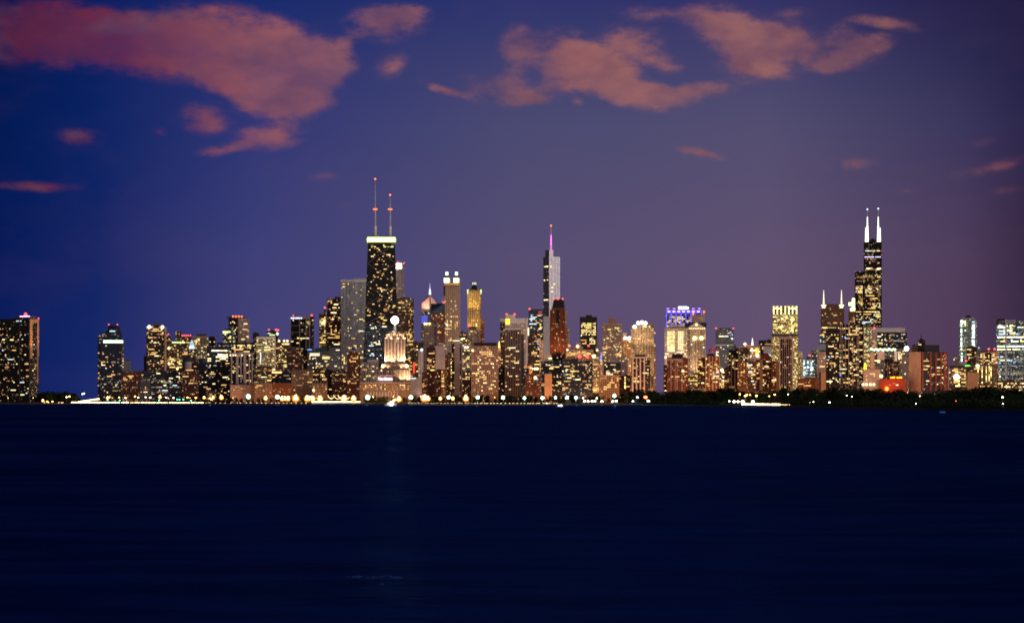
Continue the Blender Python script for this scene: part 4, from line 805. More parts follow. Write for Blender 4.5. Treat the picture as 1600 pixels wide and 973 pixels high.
for x in (927, 931, 935): b.spot(x, 622, -12, x, 596, 0, 24000, (1,.62,.26), 75)
S('apartment_tower', 'pale tower with two small blue lights beside the dark tan gridded slab', 936.5, 942, 549, 5150, 'pink', 14, 'wwhb', 590)
ALL[-1].light(939,557,1.6,'b'); ALL[-1].light(938.6,561.5,1.8,'b')
b = S('apartment_tower', 'tan gridded slab tower with a boxy roof house', 940.8, 972, 506.5, 5450, 'beige', 70, 'wwwyhd', 566, pens=[(950,963,496.5)], pu=1.9, pv=2.3, lit=.06, roofmat=plain('roofhouse', (.30,.19,.19))); b.pbox('belt', 940.8, 972, 533.6, 534.8, MATS['piertan'], -.7, .2); b.pbox('cornice', 940.8, 972, 505.8, 507.6, MATS['piertan'], -.9, .2); b.win(963,971.5,540,560,20,'yhw',2,2.3,2); b.win(941.5,949,549,553,6,'hy',2,2.3,2)
S('apartment_block', 'dim blue-grey building stepping down below the tan gridded slab', 944, 972, 566, 4900, 'slate', 16, 'wwdhy', 590, pens=[(955,964,561)], roofmat=MATS['piergrey'])
S('apartment_block', 'mauve narrow block between the gridded slab and the three-lamp tower', 970, 981, 556, 4800, 'pink', 8, 'wdh', 585, lit=.05)
b = S('hotel', 'old tan stone building with a lit attic storey above the shoreline trees', 936, 968, 586.5, 4520, 'tan', 24, 'wwdhw', 612, pens=[(944,961,583)], pu=3.0, pv=3.4, lit=.06); b.win(944.5,960,583.4,586.2,6,'hyh',2.6,2.6,2,v=3.6); b.pbox('cornice', 936, 968, 585.8, 587.4, MATS['piertan'], -1.1, .3)
b = S('low_building', 'dark low block with one strip of bright yellow windows behind the trees', 967, 986, 587, 4580, 'maroon', 4, 'wd', 610); b.win(975.5,979,588,608,16,'yY',2.4,2.4,1)
b = S('apartment_tower', 'tan tower with three bright roof lamps left of the arch-crowned tower', 972, 993.5, 527.5, 5050, 'tan', 50, 'wyyhwd', 582, pens=[(973,979,519.5)], lit=.15, roofmat=MATS['piertan'])
for x in (977, 982.8, 985.4, 990.8): b.light(x, 528, 2.6, 'W', -2)
piers(b, [975,979,988,992.6], 530, 590, .9, MATS['piertan'])
b = Bd('apartment_tower', 'beige tower with a rounded crown ringed by bright lamps', 985.5, 1025, 4950, depth=44); ALL.append(b)
b.body('beige', 510, 985.5, 1021.5, lit=.10, pu=2.6); b.body('beige', 505.5, 992, 1016, yb=510.2, v0=2, D=30, chamfer=5, lit=0); b.body('tan', 505, 1013, 1021.5, yb=510.2, v0=6, D=26); b.body('tan', 536, 1021, 1024.5, v0=6, D=24)
for (x, y) in ((991.5,510.5),(997.2,504.5),(1003,503.6),(1008.5,504.8)): b.light(x, y, 3.0, 'W', -2.2)
b.win(1004,1017,509,513,7,'YhY',2.4,2.4,2,v=-1); b.win(986.5,1021,514,590,84,'wywhwd',2.6,2.8,1,w=.55); piers(b, [986.2+i*4.4 for i in range(9)], 512, 606, .9, MATS['piertan'])
for x in (992, 1003, 1014): b.spot(x, 592, -22, x, 560, 0, 60000, (1,.66,.28), 80); b.spot(x, 545, -20, x, 520, 0, 42000, (1,.72,.34), 80)
for y in (520, 540, 562, 590): b.light(1023, y, 1.4, 'w')
b = S('apartment_tower', 'dark front tower with four broad white vertical piers', 986.5, 1016.5, 558, 4500, 'dark', 30, 'wwwyh', 610, pens=[(992,1009,554)], roofmat=MATS['darkroof']); piers(b, [988.8,994.6,1000.6,1006.8], 560, 614, 2.0, MATS['pierpink'], out=1.5); b.pbox('cornice', 986.5, 1013, 557.2, 559.6, MATS['pierpink'], -1.7, .3)
b = Bd('office_tower', 'broad tower with glowing blue-violet columns and a bright white rooftop sign', 1039.5, 1098, 6300, depth=50); ALL.append(b)
b.body('navy', 489, 1040, 1097.5, lit=.25)
bl, vi = emis('columnblue', (.10,.08,1), 1.6), emis('columnviolet', (.62,.36,1), 2.2)
for i, x in enumerate((1041.5,1049,1056.6,1064.2,1071.8,1079.6,1087.2,1095.6)): b.pbox('lit_column', x-.75, x+.75, 484, 512, bl, -1.4, .2)
for i, x in enumerate((1045.3,1052.9,1060.5,1068,1075.7,1083.4,1091.2)): b.pbox('lit_niche', x-2.2, x+2.2, 485.2, 488.2, vi, -1.1, .2); b.pbox('niche_wall', x-2.4, x+2.4, 488.4, 493, emis('nichewall', (.03,.03,.35), .8), -1.0, .2)
for x in (1043.6,1053.4,1083.4,1092.6): b.pbox('roof_niche', x-2, x+2, 480.4, 484, emis('nichetop', (.50,.26,.95), 1.1), 1, 8); b.ridge('niche_cap', x-2.2, x+2.2, 478, 480.4, x-1, x+1, MATS['bluepier'], 1, 8)
b.pbox('parapet', 1040, 1097.5, 483.8, 489, MATS['bluepier'], -.6, 12); b.pbox('rooftop_sign', 1060, 1073.6, 479, 483, emis('signwhite', (.86,1,.97), 6), -1.5, -.7); b.pbox('rooftop_sign', 1073.6, 1076, 479.8, 482.8, emis('signwhite', (.86,1,.97), 6), -1.5, -.7); b.pbox('sign_frame', 1059.5, 1076.5, 483.0, 483.8, MATS['steel'], -1.4, 0)
b.win(1042,1096,494,512,60,'yyhwd',2.6,2.8,2)
b = S('apartment_tower', 'wide beige tower crammed with bright yellow-white windows below the blue columns', 1038.5, 1080.5, 512.5, 5850, 'beige', 0, yb=570, lit=.35, pens=[(1047,1080,508.5)], pu=2.6, pv=2.5, roofmat=MATS['piertan'])
b.win(1042.5,1055,517,552,70,'yyhhY',3,2.7,2); b.win(1059,1070,517,548,52,'yyhh',3,2.7,2); b.win(1073,1080,517,540,20,'yh',3,2.7,1); b.win(1039,1080,535,575,60,'wyhhd',3,2.7,2); b.light(1040,558,2.4,'h')
b = S('apartment_tower', 'white gridded tower top right of the blue-violet columns with an orange lamp', 1080.5, 1101.5, 491.5, 6200, 'pink', 4, 'dw', 505, pens=[(1087,1094,490)], lit=.02, pu=2.2); b.body('pink', 487.5, 1098, 1101.5, v0=2, D=14); b.light(1083,490.5,2.0,'R'); b.light(1100,487,2.2,'R')
b = Bd('apartment_tower', 'tan tower with a lit triangular pediment and two glaring lamps beneath', 1074, 1102.5, 5650, depth=40); ALL.append(b)
b.body('beige', 511.5, 1078, 1102.5, lit=.12, pu=2.4); b.body('beige', 513.5, 1073.5, 1078.5, v0=2, D=30, lit=.2)
z0, z1 = b.z(511.5), b.z(503.2); pd = MB()
pd.v = [(b.u(1074.5),-2,z0),(b.u(1101.5),-2,z0),(b.u(1088),-2,z1),(b.u(1074.5),34,z0),(b.u(1101.5),34,z0),(b.u(1088),34,z1)]; pd.f=[(0,1,2),(4,3,5),(1,4,5,2),(3,0,2,5),(0,3,4,1)]; pd.uv=[((0,0),)*len(q) for q in pd.f]; pd.fm=[0]*5
pd.build('pediment', MATS['pierpink'], b.root); b.pen(1070, 1104, 503.4, 511, plain('slateblue', (.035,.06,.10)), 14, 'side_roof', 20)
b.light(1088,507,2.0,'Y',-3)
for i in range(9): b.light(1077.5+i*2.9, 513.2, 1.2, 'h', -1.6)
for x in (1085.6, 1096): b.light(x, 528, 3.8, 'Y', -3); b.spot(x, 536, -12, x, 520, 0, 20000, (1,.76,.34), 90)
piers(b, [1078.6,1081.6,1084,1088.4,1093,1097.4,1102], 515, 600, .9, MATS['pierpink'])
for x in (1082, 1090, 1098): b.spot(x, 590, -24, x, 556, 0, 52000, (1,.68,.32), 80)
b.win(1079,1101,531,590,50,'wyhdd',2.4,2.7,1,w=.5); b.light(1099.5,542.5,1.6,'c'); b.light(1080.5,538,1.4,'c'); b.win(1079,1092,585,604,18,'yw')
b = S('apartment_tower', 'dark maroon front block with a black roof house below the yellow-white windows', 1042, 1075, 558.5, 4520, 'maroon', 20, 'wwdy', 606, pens=[(1050,1067,552.5)], roofmat=MATS['darkroof']); b.pbox('cornice', 1042, 1066, 561, 562.2, MATS['pierpink'], -.9, .2); piers(b, [1048.5,1055,1058,1065.6], 562, 610, .5, MATS['pierpink']); b.light(1067,579.5,1.8,'Y'); b.win(1067,1074.5,570,592,8,'wyw')
S('apartment_block', 'narrow dark flank block at the left of the maroon front block', 1036.8, 1042.2, 570, 4560, 'maroon', 5, 'wo', 605)
S('low_building', 'low yellow-lit building right of the maroon front block', 1075, 1091.5, 583, 4600, 'tan', 22, 'yywh', 604)
S('apartment_block', 'maroon block with yellow lower windows left of the red construction crane', 1090, 1102, 560.5, 4560, 'maroon', 15, 'wwyh', 604)
b = S('apartment_tower', 'orange-brown front tower with pale piers and a dark roof under the red crane', 1102, 1124.5, 556.5, 4550, 'brick', 52, 'wwwyhoc', 606, pens=[(1105,1116,552.5)], pv=3.0, lit=.2, roofmat=MATS['darkroof']); piers(b, [1102.6,1108.2,1113.4,1118.6,1124], 557, 610, 1.1, MATS['piertan'], out=1.3)
b = S('office_tower', 'blue-grey glass tower with red corner beacons right of the red crane', 1118, 1147, 514, 5900, 'slate', 24, 'wyyhdc', 570, pens=[(1123,1142,512.5)], red=[(1118.8,512.6,1.8),(1145.8,512.8,1.8)], lit=.06); b.pbox('belt', 1118, 1147, 538.5, 539.5, MATS['piergrey'], -.7, .1); b.light(1141.4,519,1.8,'b'); b.light(1144,529,2.0,'c'); b.win(1118.5,1125,546,570,14,'yhw')
b = S('apartment_block', 'narrow block dotted with bright lights at the foot of the blue-grey glass tower', 1123.5, 1133, 577.5, 4640, 'brown', 26, 'yywhW', 606); b.light(1128,578,2.8,'h')
S('apartment_block', 'dim red block between the light-dotted narrow block and the white-striped slab', 1131, 1140, 573, 4620, 'maroon', 5, 'wo', 600)
b = S('apartment_tower', 'brown slab with two white vertical stripes on its left side', 1138.5, 1156, 546, 4720, 'dark', 20, 'wwyhd', 606, pens=[(1146,1154,543)]); piers(b, [1142.8,1148.3], 558, 608, 1.7, MATS['pierpink'], out=1.3)
b = S('apartment_tower', 'brown front slab with irregular balcony windows and two thin grey fins', 1153.5, 1172, 545, 4700, 'brown', 44, 'wwwhyho', 606, pens=[(1146,1150,538.5),(1156,1168,543)]); piers(b, [1155,1170.5], 546, 606, .9, MATS['piergrey']); b.light(1163.5,572.5,2.6,'h')
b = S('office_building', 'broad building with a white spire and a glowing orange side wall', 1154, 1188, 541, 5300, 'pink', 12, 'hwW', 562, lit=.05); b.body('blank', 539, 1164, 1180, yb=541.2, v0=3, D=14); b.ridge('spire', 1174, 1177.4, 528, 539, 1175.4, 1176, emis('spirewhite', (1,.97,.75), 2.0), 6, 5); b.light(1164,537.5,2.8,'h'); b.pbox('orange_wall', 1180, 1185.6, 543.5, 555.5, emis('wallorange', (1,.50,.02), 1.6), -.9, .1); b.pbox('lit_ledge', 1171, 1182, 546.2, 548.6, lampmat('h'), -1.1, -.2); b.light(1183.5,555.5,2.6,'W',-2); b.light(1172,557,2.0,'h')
b = S('office_building', 'dark flat building left of the tall gold-lit tower with one lit strip', 1185.5, 1205, 531.5, 5400, 'black', 8, 'wyo', 552, pens=[(1199,1204.8,529.5)]); b.pbox('lit_strip', 1195, 1204.5, 537, 538.6, lampmat('d'), -.8, .1); b.pbox('lower_wall', 1193, 1205, 541, 552, MATS['piergrey'], -.7, .1); b.light(1202,555,2.6,'c')
b = S('apartment_tower', 'red-brown front slab between the two pale corner piers of the right-hand row', 1166, 1182, 564, 4650, 'brick', 32, 'wwyhoc', 607, pens=[(1168,1178,560.5)], lit=.2, roofmat=MATS['piergrey'])
S('apartment_block', 'orange-lit low slab in front of the brown slab with grey fins', 1152, 1167, 565, 4600, 'brick', 24, 'wwoyc', 607, lit=.2)
b = S('apartment_tower', 'maroon front slab with a tan corner pier and bright windows', 1181.5, 1206, 561, 4660, 'maroon', 36, 'wwhhyo', 607, pens=[(1188,1203,553.5)], lit=.15, roofmat=MATS['redbrick']); b.pbox('corner_pier', 1187, 1191.8, 561.5, 610, MATS['piertan'], -1.4, .2)
S('apartment_block', 'tan-edged front block left of the dark tower with white lines', 1205, 1217.5, 565, 4640, 'brick', 20, 'whhyo', 607, lit=.15).pbox('corner_pier', 1213, 1217, 565.5, 610, MATS['piertan'], -1.3, .2)
# ================================================================== tall gold-lit tower
b = Bd('office_tower', 'tall tower whose crown blazes with rows of yellow-white lights', 1206, 1247, 5900, depth=46); ALL.append(b)
b.body('goldlit', 477.5, 1207, 1246.5, lit=.35); b.body('goldlit', 524.5, 1205.2, 1247.4, v0=-4, D=50, lit=.3); b.body('goldlit', 549, 1246, 1253.5, v0=2, D=26)
for x in (1209,1214.6,1220.4,1227,1232.6,1238.4,1244.6): b.win(x-1.5, x+1.5, 478, 493.5, 0, 'YYG', 3.0, 2.6, 1, w=.62, h=.62, prob=1.0)
b.pbox('crown_light', 1208.5, 1219, 480.8, 482.4, lampmat('Y'), -1.1, -.2); b.pbox('crown_light', 1233, 1245.5, 480.8, 482.4, lampmat('Y'), -1.1, -.2); b.win(1208,1246,494,522,120,'yyyYd',2.0,2.2,2); b.win(1206,1218,527,575,34,'yywd',2.4,2.6,1,v=-4); b.win(1239,1247,527,600,40,'yyhw',2.4,2.6,1,v=-4); b.pbox('dark_belt', 1205.4, 1247, 521.4, 524.6, MATS['darkroof'], -4.8, 0)
b = S('apartment_tower', 'dark front tower in a pale frame with white vertical lines below the gold-lit crown', 1217.5, 1238.5, 528, 4620, 'dark', 30, 'wwhyod', 606, pens=[(1219,1236,525.5)], lit=.05, roofmat=MATS['piertan']); piers(b, [1218.3,1237.8], 528.5, 610, 1.6, MATS['pierpink'], out=1.3); piers(b, [1222.4,1225.6,1228.8,1232,1234.8], 530, 610, .45, MATS['pierpink'], out=.9); b.pbox('cornice', 1217.5, 1238.5, 527.6, 529.6, MATS['pierpink'], -1.5, .3)
b = S('office_building', 'small pale building glowing with cool bluish-white window columns', 1254, 1273.5, 561, 5500, 'coolglass', 0, lit=.5, pens=[(1260,1267,557)], red=[(1265,555,2.0)])
for (x, h0, h1) in ((1256,562,588),(1262,563,576),(1267.5,562,586)): b.win(x-1.2,x+1.8,h0,h1,0,'cGc',3,2.5,1,prob=.8)
b.win(1255,1273,563,588,26,'ccGb',2.3,2.4,1)
S('low_building', 'low orange-lit building beneath the cool bluish-white one', 1246, 1281, 591, 4600, 'brick', 8, 'wwd', 604, pens=[(1259,1277,589)], lit=.05)
b = S('office_building', 'pale building with a sloping roof left of the twin-spired tower', 1268, 1292, 547, 5700, 'slate', 14, 'wyhd', 580, lit=.2); b.ridge('sloped_roof', 1268, 1292, 537, 547, 1282, 1291.5, MATS['piergrey'])
b.pbox('lit_edge', 1276.5, 1277.5, 547, 585, MATS['paintwhite'], -.9, .1)
S('apartment_block', 'mauve block under the sloping roof building', 1278, 1292, 549, 5300, 'pink', 9, 'dch', 578, lit=.05)
S('low_building', 'plain cream block beside the black chimney above the dark trees', 1283, 1290.5, 582, 4560, 'blanktan', 0)
S('chimney', 'slender black chimney standing before the cream block', 1279, 1283, 581, 4500, 'darkroof', 0, cat='chimney')
b = Bd('office_tower', 'brown tower with two slender lit corner spires', 1281.5, 1319.5, 6100, depth=50); ALL.append(b)
b.body('brown', 475, 1282.5, 1319, lit=.04, pu=2.0, pv=2.3); b.body('slate', 520, 1280, 1320, v0=-4, D=54, lit=.12)
for x in (1287, 1314.8):
    b.mast('spire', x, 453, 475, 1.9, .5, emis('spirecream', (1,.92,.55), 1.5), 4, 8); b.pbox('corner_lantern', x-2.4, x+2.4, 476, 481, emis('lanterncream', (1,.90,.50), 2.6), -1.4, .2); b.light(x-3,477,1.4,'h'); b.light(x+3,477,1.4,'h')
b.win(1284,1318,484,520,22,'wwyhd',2.2,2.4,2); b.win(1286,1312,511,515,9,'yyh',2.6,2.6,5); b.win(1281,1290,522,540,10,'ywc',v=-4)
S('apartment_tower', 'dark brown front tower with bright windows below the twin spires', 1290.5, 1312, 514, 4650, 'dark', 62, 'wwwhyod', 605, lit=.05, pens=[(1293,1309,512)])
ALL[-1].light(1296,558,1.4,'b')
b = S('apartment_tower', 'tall front tower with tan vertical strips and hundreds of gold windows', 1311, 1350.5, 506.5, 4680, 'black', 95, 'yywwwhwd', 604, lit=.15, pu=2.8, pv=3.0); piers(b, [1313,1315.6,1321,1326,1332.6,1339.4,1341.8,1349.6], 507, 608, .9, MATS['pierpink'], out=1.2); b.light(1313,585.5,1.6,'b'); b.light(1320.5,527,1.5,'b')
for y in (512.5,): b.win(1312,1350,511.5,514.5,10,'why',3.2,2.8,1)
b.win(1310.8,1314,535,600,13,'yhY',3,2.8,1); b.win(1328,1337,520,600,30,'yyhw',2.6,2.8,1)
b = S('office_tower', 'brown tower with a blazing stepped yellow crown left of the black stepped skyscraper', 1325.8, 1336.5, 486, 6300, 'brick', 6, 'wd', 504)
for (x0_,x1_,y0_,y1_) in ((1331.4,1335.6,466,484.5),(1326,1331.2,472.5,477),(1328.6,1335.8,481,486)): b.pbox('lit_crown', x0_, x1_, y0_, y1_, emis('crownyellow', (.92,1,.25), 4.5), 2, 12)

# ================================================================== black stepped skyscraper
b = Bd('skyscraper', 'tallest black stepped skyscraper with two bright white antennas', 1335.5, 1378, 8000, cat='skyscraper', depth=70); ALL.append(b)
b.body('black', 424, 1335.5, 1350, lit=.10, pu=1.8, pv=2.0); b.body('black', 378, 1349.6, 1377.8, v0=-1.5, D=66, lit=.10, pu=1.8, pv=2.0)
b.pen(1358, 1369, 374.5, 378, MATS['darkroof']); b.pen(1361, 1366, 372.8, 374.5, MATS['darkroof'])
b.win(1351.5,1376,391,394,14,'hchy',1.8,2,3,v=-1.6); b.win(1351,1377.4,400.6,402.6,0,'cV',1.8,2,1,v=-1.6,prob=.95,w=.9); b.win(1351,1376,404,420,12,'dwyh',1.8,2,4,v=-1.6)
b.pbox('roof_light', 1353.5, 1360, 418.6, 420.6, lampmat('h'), -2.4, -1.6); b.pbox('roof_light', 1370.5, 1376.5, 418.6, 420.6, lampmat('h'), -2.4, -1.6); b.win(1352,1376,420,423,9,'hd',1.8,2,3,v=-1.6)
b.win(1338,1376,428,442,46,'wyydd',1.8,2,5,v=-1.6); b.win(1337,1349,446,458,40,'yhdd',1.8,2,2); b.win(1352,1364,446,458,36,'yhdd',1.8,2,2,v=-1.6); b.win(1367,1376,446,458,20,'hdd',1.8,2,2,v=-1.6); b.win(1352,1376,459,484,46,'wyydo',1.8,2,3,v=-1.6); b.win(1341,1349.4,459,480,26,'wyyd',1.8,2,3)
b.win(1337,1376.5,486,488.5,14,'ywo',2.2,2.2,3,v=-1.8); b.win(1338,1376,490,506,60,'wyyhdcc',1.8,2,3,v=-1.8); b.light(1369.5,476.5,1.5,'b',-3); b.win(1360,1376,488,491,4,'c',1.8,2,2,v=-1.8)
aw = emis('antennawhite', (.94,1,.82), 2.4)
for (px, top) in ((1355.3,326),(1372.3,325)):
    b.mast('antenna', px, 352, 377.9, 3.6, 2.2, aw, 30, 8); b.mast('antenna', px, 338, 352, 1.7, 1.2, aw, 30, 8); b.mast('antenna', px, top+1, 338, 1.0, .6, MATS['paintwhite'], 30, 6); b.light(px, top, 2.4, 'c', 30)
b.mast('antenna', 1352.6, 355, 377.9, 1.8, .8, aw, 24, 6); b.mast('antenna', 1375.4, 355, 377.9, 1.8, .8, aw, 24, 6)
b.body('black', 487, 1334.8, 1378, yb=490.5, v0=-2.2, D=70, part='belt', lit=0) if False else b.pbox('belt', 1335.6, 1378, 483.2, 485.8, MATS['darkroof'], -2.2, -1.4)

# ================================================================== right of the black stepped skyscraper
b = S('office_building', 'dark glass office building under a broad white roof band', 1362, 1417, 519, 5700, 'navy', 34, 'wyhhdd', 541, lit=.12, pu=2.4); b.pbox('roof_band', 1362, 1414, 512, 519, MATS['paintwhite'], -1.0, 10); b.light(1366,512.5,2.4,'r'); b.pbox('white_frame', 1361.5, 1371, 519.2, 545, MATS['pierpink'], -.8, .1); b.win(1363,1370,521,543,26,'ddw',2.0,2.2,1,v=-1)
b = S('office_tower', 'narrow gold-windowed shaft between the striped front tower and the dark glass office', 1349.5, 1362.5, 510.5, 5600, 'yellowgrid', 60, 'yygwh', 575, lit=.5, pu=1.9, pv=2.1)
b = S('office_building', 'building with a terrace of green-tinted lights along its roof', 1359, 1420, 544.5, 5200, 'slate', 40, 'wyhhd', 580, lit=.15); 
for i in range(17): b.light(1361.5+i*2.3, 545.2+((i*7)%3)*.8, 2.0, 'Gcgh'[i%4], -1.5)
b.light(1416.5,544.5,4.2,'W',-2); b.pbox('pale_wall', 1371, 1382, 549, 562, MATS['pierpink'], -.8, .1); b.pbox('pale_pier', 1397.5, 1402, 549, 564, MATS['paintwhite'], -.9, .1); b.win(1403,1414,549,563,30,'yyhh',2.2,2.4,1); b.pbox('pale_wall', 1359.5, 1366, 550, 582, MATS['piertan'], -.8, .1)
b = S('apartment_block', 'maroon block with a dark roof above the red-lit building', 1381, 1405, 565, 4700, 'maroon', 6, 'ddw', 588, pens=[(1382,1395,560.5)], roofmat=MATS['darkroof']); piers(b, [1381.6,1386.4,1395.4], 565.5, 592, .7, MATS['pierpink'])
S('apartment_block', 'pale slab with a rusty right flank behind the red-lit building', 1409, 1421, 556, 4760, 'blank', 3, 'h', 590, side=4, sidesty='brick')
b = S('low_building', 'brick building glowing red under a bright orange-red rooftop sign', 1373.5, 1415, 592.5, 4560, 'redbrick', 5, 'hd', 606); b.pbox('rooftop_sign', 1391, 1398.5, 588.4, 590.6, emis('signorange', (1,.36,.01), 4, True), -1.2, -.4); b.pbox('rooftop_sign', 1401, 1409.4, 588.4, 590.6, emis('signorange', (1,.36,.01), 4, True), -1.2, -.4); b.pbox('sign_backing', 1390, 1410, 590.6, 592.5, MATS['redsteel'], -1.0, 2)
MB().ball((b.u(1385.5), -3, b.z(607)), 3.0).build('lamp', emis('lampred', (1,.18,.02), 6, True), b.root)
for x in (1393, 1404): b.spot(x, 589, -16, x, 600, 0, 9000, (1,.015,.005), 110); b.spot(1384+(x-1393), 607.5, -14, x-6, 600, 0, 6000, (1,.015,.005), 110)
b = S('low_building', 'cream low building with an orange lamp and white lights at its foot', 1349, 1375.5, 577, 4600, 'blank', 8, 'wwd', 598, pens=[(1353,1372,575.5)], roofmat=MATS['piertan']); b.ridge('lamp', 1349.2, 1354.4, 566.5, 576.8, 1350.5, 1353, emis('lampamber', (1,.62,.03), 2.4)); b.light(1377,587.5,2.6,'Y')
for x in (1348.5,1354,1360,1365.5): b.light(x, 600.5, 2.2, 'h', -3)
b = S('apartment_tower', 'blank tan end wall beside dark red vertical bays above the trees', 1420, 1481, 549.5, 4560, 'dark', 44, 'wwwhyo', 606, side=-19, sidesty='blank', theta=32, pens=[(1447,1470,538.5)], lit=.05, roofmat=MATS['darkroof'])
piers(b, [1441,1453.5,1462,1470], 550, 610, 2.2, MATS['redbrick'], out=1.4); piers(b, [1476.8], 550, 610, 5.2, MATS['redbrick'], out=1.0); b.win(1475,1479.5,553,604,16,'wod',2.2,2.8,1,w=.5,v=-1.0)
b.spot(1418, 612, 26, 1421, 575, 14, 170000, (1,.86,.82), 90)  # unseen floodlight added to brighten the pale end wall
b = S('church', 'dark gothic roofed building with a thin spire behind the blank tan wall', 1424, 1446, 539.5, 5000, 'dark', 5, 'wh', 548, cat='building'); b.body('dark', 533, 1434, 1446, yb=539.7, v0=3, D=16); b.ridge('gothic_roof', 1435, 1445.5, 529, 533, 1438, 1441, MATS['darkroof'], 3, 12); b.mast('spire', 1439.2, 519.5, 529.5, .8, .3, MATS['darkroof'], 9); b.win(1435,1442,537,541,4,'h',v=2.6)
for x in (1434.6, 1445.4): b.ridge('pinnacle', x-.9, x+.9, 530, 533, x-.1, x+.1, MATS['darkroof'], 3, 3)
b = S('apartment_block', 'rust-coloured block dotted with lights and one glaring white lamp', 1482, 1510, 572.5, 4620, 'brown', 40, 'wwyhy', 605, lit=.2, pens=[(1485,1505,570.5)]); b.light(1494.5, 588.5, 4.4, 'W', -3); b.win(1490,1501,591,604,14,'yyY'); b.pbox('pale_pier', 1481.6, 1483, 578, 608, MATS['pierpink'], -1.1, .2)
S('apartment_tower', 'small grey gridded block left of the brightly striped glass tower', 1489, 1499, 555.5, 5500, 'grey', 4, 'dh', 572, lit=.05)
b = Bd('office_tower', 'glass tower with two brilliant greenish-white window columns', 1498, 1527, 5900, depth=40); ALL.append(b)
b.body('coolglass', 498.5, 1498.5, 1526.5, lit=.25, chamfer=3); b.pen(1503, 1523, 496, 498.5, MATS['piergrey']); b.ridge('roof_cap', 1508, 1518, 492, 496, 1511, 1515, MATS['navyroof'])
for (x0_,x1_,y0_,y1_,p_) in ((1501,1505.6,500,548,.82),(1501.5,1506,551,566,.95),(1518.6,1525,502,542,.86)): b.win(x0_,x1_,y0_,y1_,0,'cGWGc',2.3,2.2,1,prob=p_,w=.9,h=.8)
b.win(1507,1510,498,522,9,'yY',2.4,2.4,1); b.win(1498.8,1526,545,575,14,'cd'); b.light(1504,503,3.0,'W')
S('office_building', 'dark brown building with red light spots at the foot of the striped glass tower', 1510, 1526, 542, 5300, 'dark', 9, 'yowd', 562, pens=[(1513,1523,540)])
ALL[-1].light(1509.5,563.5,2.0,'r'); ALL[-1].pbox('sign', 1508, 1515, 570, 572, emis('signgreen', (.15,1,.1), 1.8), -1, .1)
S('apartment_tower', 'pale thin shaft with dim windows right of the striped glass tower', 1525.5, 1531.5, 539.5, 5400, 'grey', 5, 'cd', 575)
b = S('apartment_tower', 'brown framed building with dense gold windows and red roof lights', 1531, 1559, 549, 5200, 'dark', 34, 'yywwh', 570, pens=[(1536,1552,546.5)], red=[(1545,545,2.0),(1554,545,2.0)]); b.pbox('frame', 1535, 1537, 550, 572, MATS['piertan'], -1, .1); b.pbox('frame', 1535, 1559, 549.6, 551, MATS['piertan'], -1, .1); b.pbox('grid_wall', 1549, 1558.6, 551.2, 570, MATS['piertan'], -.7, .1); b.win(1549.5,1558.4,552,569,20,'yhdw',2.2,2.6,1,v=-.6)
S('low_building', 'plain orange-lit blank block above the dark trees', 1511.5, 1528.5, 582, 4560, 'blanktan', 0)
b = S('apartment_block', 'building with tall gold-lit vertical slots above the trees', 1519, 1560, 569.5, 4700, 'tan', 10, 'wdd', 604, lit=.1)
for x in (1528,1534.5,1541,1545.6,1548.4): b.win(x-.7,x+.9,572,600,0,'yY',1.6,3.0,1,prob=.85,w=.7,h=.9)
b.light(1527.5,571.5,3.2,'h'); b.win(1529,1558,602,606,8,'wy')
b = Bd('office_tower', 'rounded glass tower banded with bright greenish rows at the right edge', 1556.5, 1606, 5700, depth=44); ALL.append(b)
b.body('coolglass', 500.5, 1556.5, 1606, lit=.35, chamfer=7); b.ridge('sloped_roof', 1557.5, 1573, 497, 508, 1562, 1571, MATS['darkroof'], 2, 30) if False else b.pen(1558, 1572, 498, 500.5, MATS['darkroof'], 2)
b.pbox('dark_top', 1557, 1570, 500.6, 507.5, MATS['darkroof'], 5, 40); b.pbox('pale_wall', 1574, 1587, 499.5, 506, MATS['piergrey'], -.8, .1); b.pbox('white_fin', 1570.6, 1573.2, 499, 592, MATS['paintwhite'], -2.2, .2)
for (y0_, y1_, n_, c_) in ((508,514,22,'GcWy'),(514,524,22,'Gccy'),(525.5,529,20,'GYYW'),(530,535,10,'ycG'),(540,544,26,'GGWY'),(544.5,548,24,'GYcW')): b.win(1558,1604,y0_,y1_,n_,c_,2.4,2.2,4,h=.8)
b.win(1578,1585,507,520,14,'YyY',2.4,2.2,2); b.win(1558,1604,556,600,24,'wdyc',2.4,2.8,2); b.light(1562.5,566.5,1.8,'b'); b.light(1584.5,566.5,1.8,'b'); b.light(1562.5,588,1.8,'g'); b.win(1563,1572,561.5,564,5,'hY',2.4,2.4,3)
b = S('low_building', 'low dark cluster of flats sprinkled with yellow lamps at the right edge', 1559, 1606, 595, 4600, 'brown', 34, 'yywhhh', 612, lit=.15)
for b in ALL: b.done()
